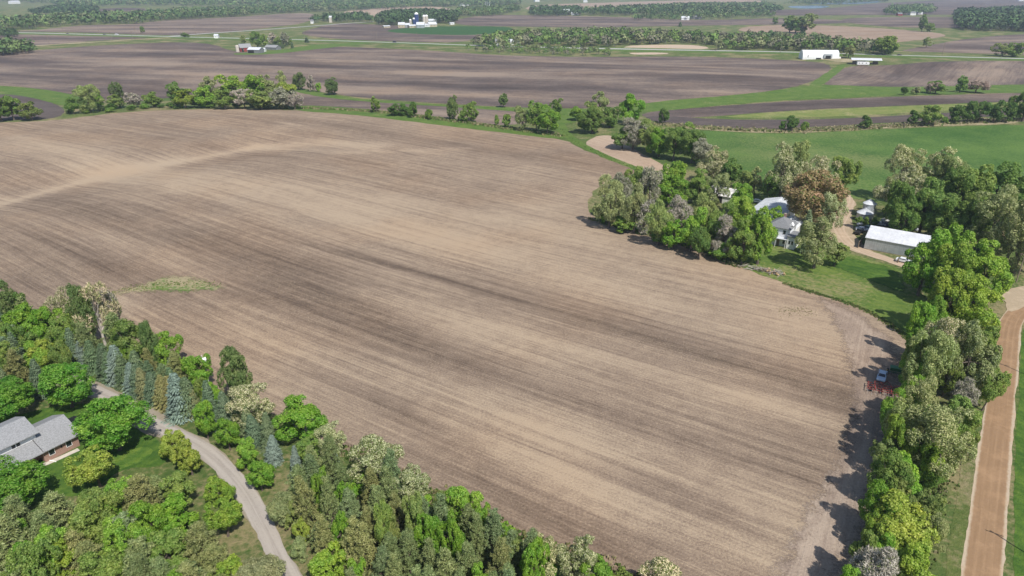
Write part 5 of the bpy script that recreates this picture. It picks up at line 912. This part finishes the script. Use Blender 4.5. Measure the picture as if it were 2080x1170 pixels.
# the brush pile at the field corner
bp = site('brush_pile', 1545, 548, 0, 'heap of bleached branches and sawn logs at the grove corner', 'brush pile'); rb = np.random.default_rng(5)
ax = np.array(P(1500, 540)); ay = np.array(P(1592, 560)); o0 = np.array(bp.location)[:2]
for i in range(70):
    t_ = rb.random(); c = ax+(ay-ax)*t_-o0+rb.normal(size=2)*.7; z = abs(rb.normal())*.55+.08; a = rb.normal()*.7-.35 if rb.random() < .7 else rb.random()*6; L = rb.uniform(.8, 2.6); e = np.array([math.cos(a), math.sin(a), rb.normal()*.22])*L; bnd = rb.normal(size=3)*.22
    p0 = np.array([*c, z])-e; p1 = np.array([*c, z])+bnd; p2 = np.array([*c, z])+e; p0[2] = max(p0[2], .03); p2[2] = max(p2[2], .03); rr = rb.uniform(.04, .13); m = MB().tube([p0, p1, p2], [rr, rr*.8, rr*.4], 5)
    if rb.random() < .6: m.bar(p1, p1+e*.5+np.array([.3*rb.normal(), .3*rb.normal(), .5]), rr*.5, rr*.2, 4)
    m.make('branch', M_ASHW if rb.random() < .75 else M_WOOD_, bp)
for i in range(26): t_ = rb.uniform(.55, 1.0); c = ax+(ay-ax)*t_-o0+rb.normal(size=2)*.6; a = rb.random()*6; MB().bar((c[0], c[1], .2+rb.random()*.6), (c[0]+.7*math.cos(a), c[1]+.7*math.sin(a), .2+rb.random()*.5), rb.uniform(.14, .28), n=9).make('log', M_TANW, bp)

# utility poles
def pole(x, y, h_, rot, label, group, arm=True, r0=.17):
    r = empty('utility_pole', (x, y, float(hgt(x, y))), rot, label, 'pole', group); MB().bar((0, 0, -.3), (0, 0, h_), r0, r0*.65, 8).make('shaft', M_WOOD_, r)
    if arm:
        box('crossarm', M_WOOD_, r, -1.2, 1.2, -.06, .06, h_-.9, h_-.76)
        for k in (-1.05, -.4, .4, 1.05): MB().bar((k, 0, h_-.76), (k, 0, h_-.55), .05, n=6).make('insulator', M_GLASS, r)
    return r
HG = 'utility poles along the highway'
for i, px_ in enumerate([65, 110, 200, 258, 318, 385, 460, 615, 655, 758, 834, 1112, 1463, 1590, 1920]):
    k = int(np.argmin(np.abs(to_px(HWY[:, 0], HWY[:, 1], 0)[0]-px_))); t_ = HWY[min(k+1, len(HWY)-1)]-HWY[k-1]; nrm = np.array([-t_[1], t_[0]])/np.hypot(*t_); p_ = HWY[k]+nrm*(14 if px_ < 1000 else -12 if px_ < 1600 else 10); pole(float(p_[0]), float(p_[1]), 15, math.atan2(t_[1], t_[0])+math.pi/2, f'grey utility pole beside the highway, {ORD[i]} from the left', HG, r0=.22)
for i, (a, b) in enumerate([(70, 92), (100, 90), (175, 87), (228, 84), (270, 82), (330, 76), (368, 74)]): x, y = P(a, b); pole(float(x), float(y), 13, .5, f'thin utility pole on the grassy side road, {ORD[i]} from the left', 'utility poles along the side road', r0=.2)
x, y = P(2064, 573); pole(float(x), float(y), 9.5, A_E, 'wooden utility pole beyond the gravel apron at the right edge', 'utility poles along the dirt road')
for i, (a, b) in enumerate([(2110, 1140), (2100, 768)]): x, y = P(a, b); pole(float(x), float(y), 9.5, A_E, ['utility pole just outside the right edge whose shadow crosses the near road', 'utility pole just outside the right edge beside the road bend'][i], 'utility poles along the dirt road')
x, y = P(1619, 474); pole(float(x), float(y), 8.5, 0, 'dark utility pole in the dirt yard beside the farmhouse', 'utility poles in the farmyard', False)
bi = site('birdhouse', 427, 790, .5, 'white birdhouse on a tall pole among the trees of the drive belt', 'birdhouse'); hb_ = 6.6; MB().bar((0, 0, -.2), (0, 0, hb_), .06, n=8).make('pole', M_WHITE, bi); MB().box(-.35, .35, -.3, .3, hb_, hb_+.75).make('box', M_WHITE, bi); MB().prism([(-.42, hb_+.753), (.42, hb_+.753), (0, hb_+1.15)], -.42, .42).make('roof', M_WHITE, bi); MB().bar((-.3, 0, hb_+1.0), (-.3, 0, hb_+1.9), .04).make('mast', M_WHITE, bi)
for a, b, l in [(1823, 534, 'brown gatepost beside the white car on the dirt drive'), (1632, 470, 'grey post at the edge of the dirt yard')]: q = site('post', a, b, .3, l, 'post'); box('shaft', M_WOOD_, q, -.14, .14, -.14, .14, -.1, 1.5); MB().box(-.18, .18, -.18, .18, 1.503, 1.58).make('cap', M_STEEL, q)
ps = site('propane_tank', 1746, 459, .2, 'white propane tank in front of the grain bins', 'tank'); MB().lathe([(.02, -1.3), (.35, -1.2), (.48, -1.0), (.48, 1.0), (.35, 1.2), (.02, 1.3)], 16).make('shell', M_WHITE, ps, True).rotation_euler = (0, math.pi/2, 0); ps.children[0].location = (0, 0, .75); box('foot', M_STEEL, ps, -.8, -.65, -.3, .3, 0, .35); box('foot', M_STEEL, ps, .65, .8, -.3, .3, 0, .35)
T('in the bed below the grain bins', 'bush', 1736, 1752, 440, 457); T('in the bed below the grain bins', 'bush', 1752, 1768, 442, 460); T('in the bed below the grain bins', 'bush', 1768, 1784, 444, 460)
label_trees()

# ------------------------------------------------------------------ weeds along the field margins
def tufts(label, line, width, n, size, cols, seed):
    rng = np.random.default_rng(seed); q = chaikin(line, 2, False); C = np.stack(P(q[:, 0], q[:, 1]), 1); S = np.concatenate([[0], np.cumsum(np.hypot(*np.diff(C, axis=0).T))]); s = rng.random(n)*S[-1]
    pts = np.stack([np.interp(s, S, C[:, 0]), np.interp(s, S, C[:, 1])], 1)+rng.normal(size=(n, 2))*width; k = np.repeat(np.arange(n), 5); m = len(k); b = np.column_stack([pts, hgt(pts[:, 0], pts[:, 1])])[k]+np.column_stack([rng.normal(size=(m, 2))*size*.5, np.zeros(m)])
    a = rng.random(m)*6.28; e = np.column_stack([np.cos(a), np.sin(a), 0*a]); hh = (size*rng.uniform(.5, 1.5, m))[:, None]; V = np.stack([b-e*hh*.35, b+e*hh*.35, b+e*hh*.25+UP*hh+rng.normal(size=(m, 3))*.1*hh, b-e*hh*.3+UP*hh*.8], 1).reshape(-1, 3)
    me = fast_mesh('weeds', V, np.arange(len(V)).reshape(-1, 4), M_WOOD); c = np.array(cols)[rng.integers(0, len(cols), n)][k]*rng.uniform(.7, 1.3, (m, 1)); me.attributes.new('tint', 'FLOAT_COLOR', 'FACE').data.foreach_set('color', np.column_stack([c, np.ones(m)]).astype(np.float32).ravel()); tag(add('weeds', me), label, 'weeds', None, 'stuff')
WG = [(.08, .14, .03), (.12, .17, .045), (.2, .2, .08), (.3, .26, .15)]
tufts('weeds along the foot of the grove at the field edge', [(1200, 445), (1290, 470), (1370, 490), (1440, 514), (1500, 542)], .8, 900, .45, WG, 1); tufts('weeds along the lawn edge of the wide field', [(1590, 576), (1660, 597), (1742, 622), (1805, 656), (1846, 690)], .45, 700, .3, WG[:3], 2)
tufts('weeds along the roadside tree row', [(1860, 1160), (1900, 1000), (1935, 880), (1975, 800)], .9, 900, .35, WG, 3); tufts('weeds along the lower field edge', [(690, 915), (830, 985), (960, 1050), (1060, 1100), (1210, 1150), (1400, 1230)], .9, 1200, .5, WG, 4); tufts('tufts in the weedy patch of the wide field', [(225, 594), (290, 584), (350, 574), (440, 580)], 1.4, 260, .22, WG, 5); tufts('thin weeds in the field corner near the curved headland', [(1590, 634), (1615, 630), (1642, 636)], 1.6, 120, .16, [(.2, .2, .08), (.3, .26, .15)], 9)
tufts('tufts on the hedge bank', [(620, 220), (760, 226), (900, 243), (1020, 260), (1140, 276)], 1.6, 1500, .8, WG, 6); tufts('tufts along the green lane', [(1140, 262), (1160, 283), (1215, 312), (1312, 350)], 1.2, 260, .25, WG[:2], 7); tufts('reeds on the ditch bank above the pasture', [(1330, 252), (1540, 268), (1700, 263), (1900, 251), (2080, 243)], 2.5, 1800, .9, [(.35, .3, .19), (.28, .25, .13), (.13, .17, .05)], 8)

# ------------------------------------------------------------------ haze
hz = bpy.data.materials.new('haze'); hz.use_nodes = True; t_ = hz.node_tree; t_.nodes.remove(t_.nodes['Principled BSDF']); pv = t_.nodes.new('ShaderNodeVolumePrincipled')
pv.inputs['Color'].default_value = (.70, .82, 1.0, 1); pv.inputs['Density'].default_value = HAZE = 1.05e-4; pv.inputs['Anisotropy'].default_value = .1
t_.links.new(pv.outputs[0], t_.nodes['Material Output'].inputs['Volume'])
hm = MB().box(-12500, 12500, -12500, 12500, -16, 92).make('haze', hz); tag(hm, 'thin pale air between the viewer and the far woods', kind='stuff')
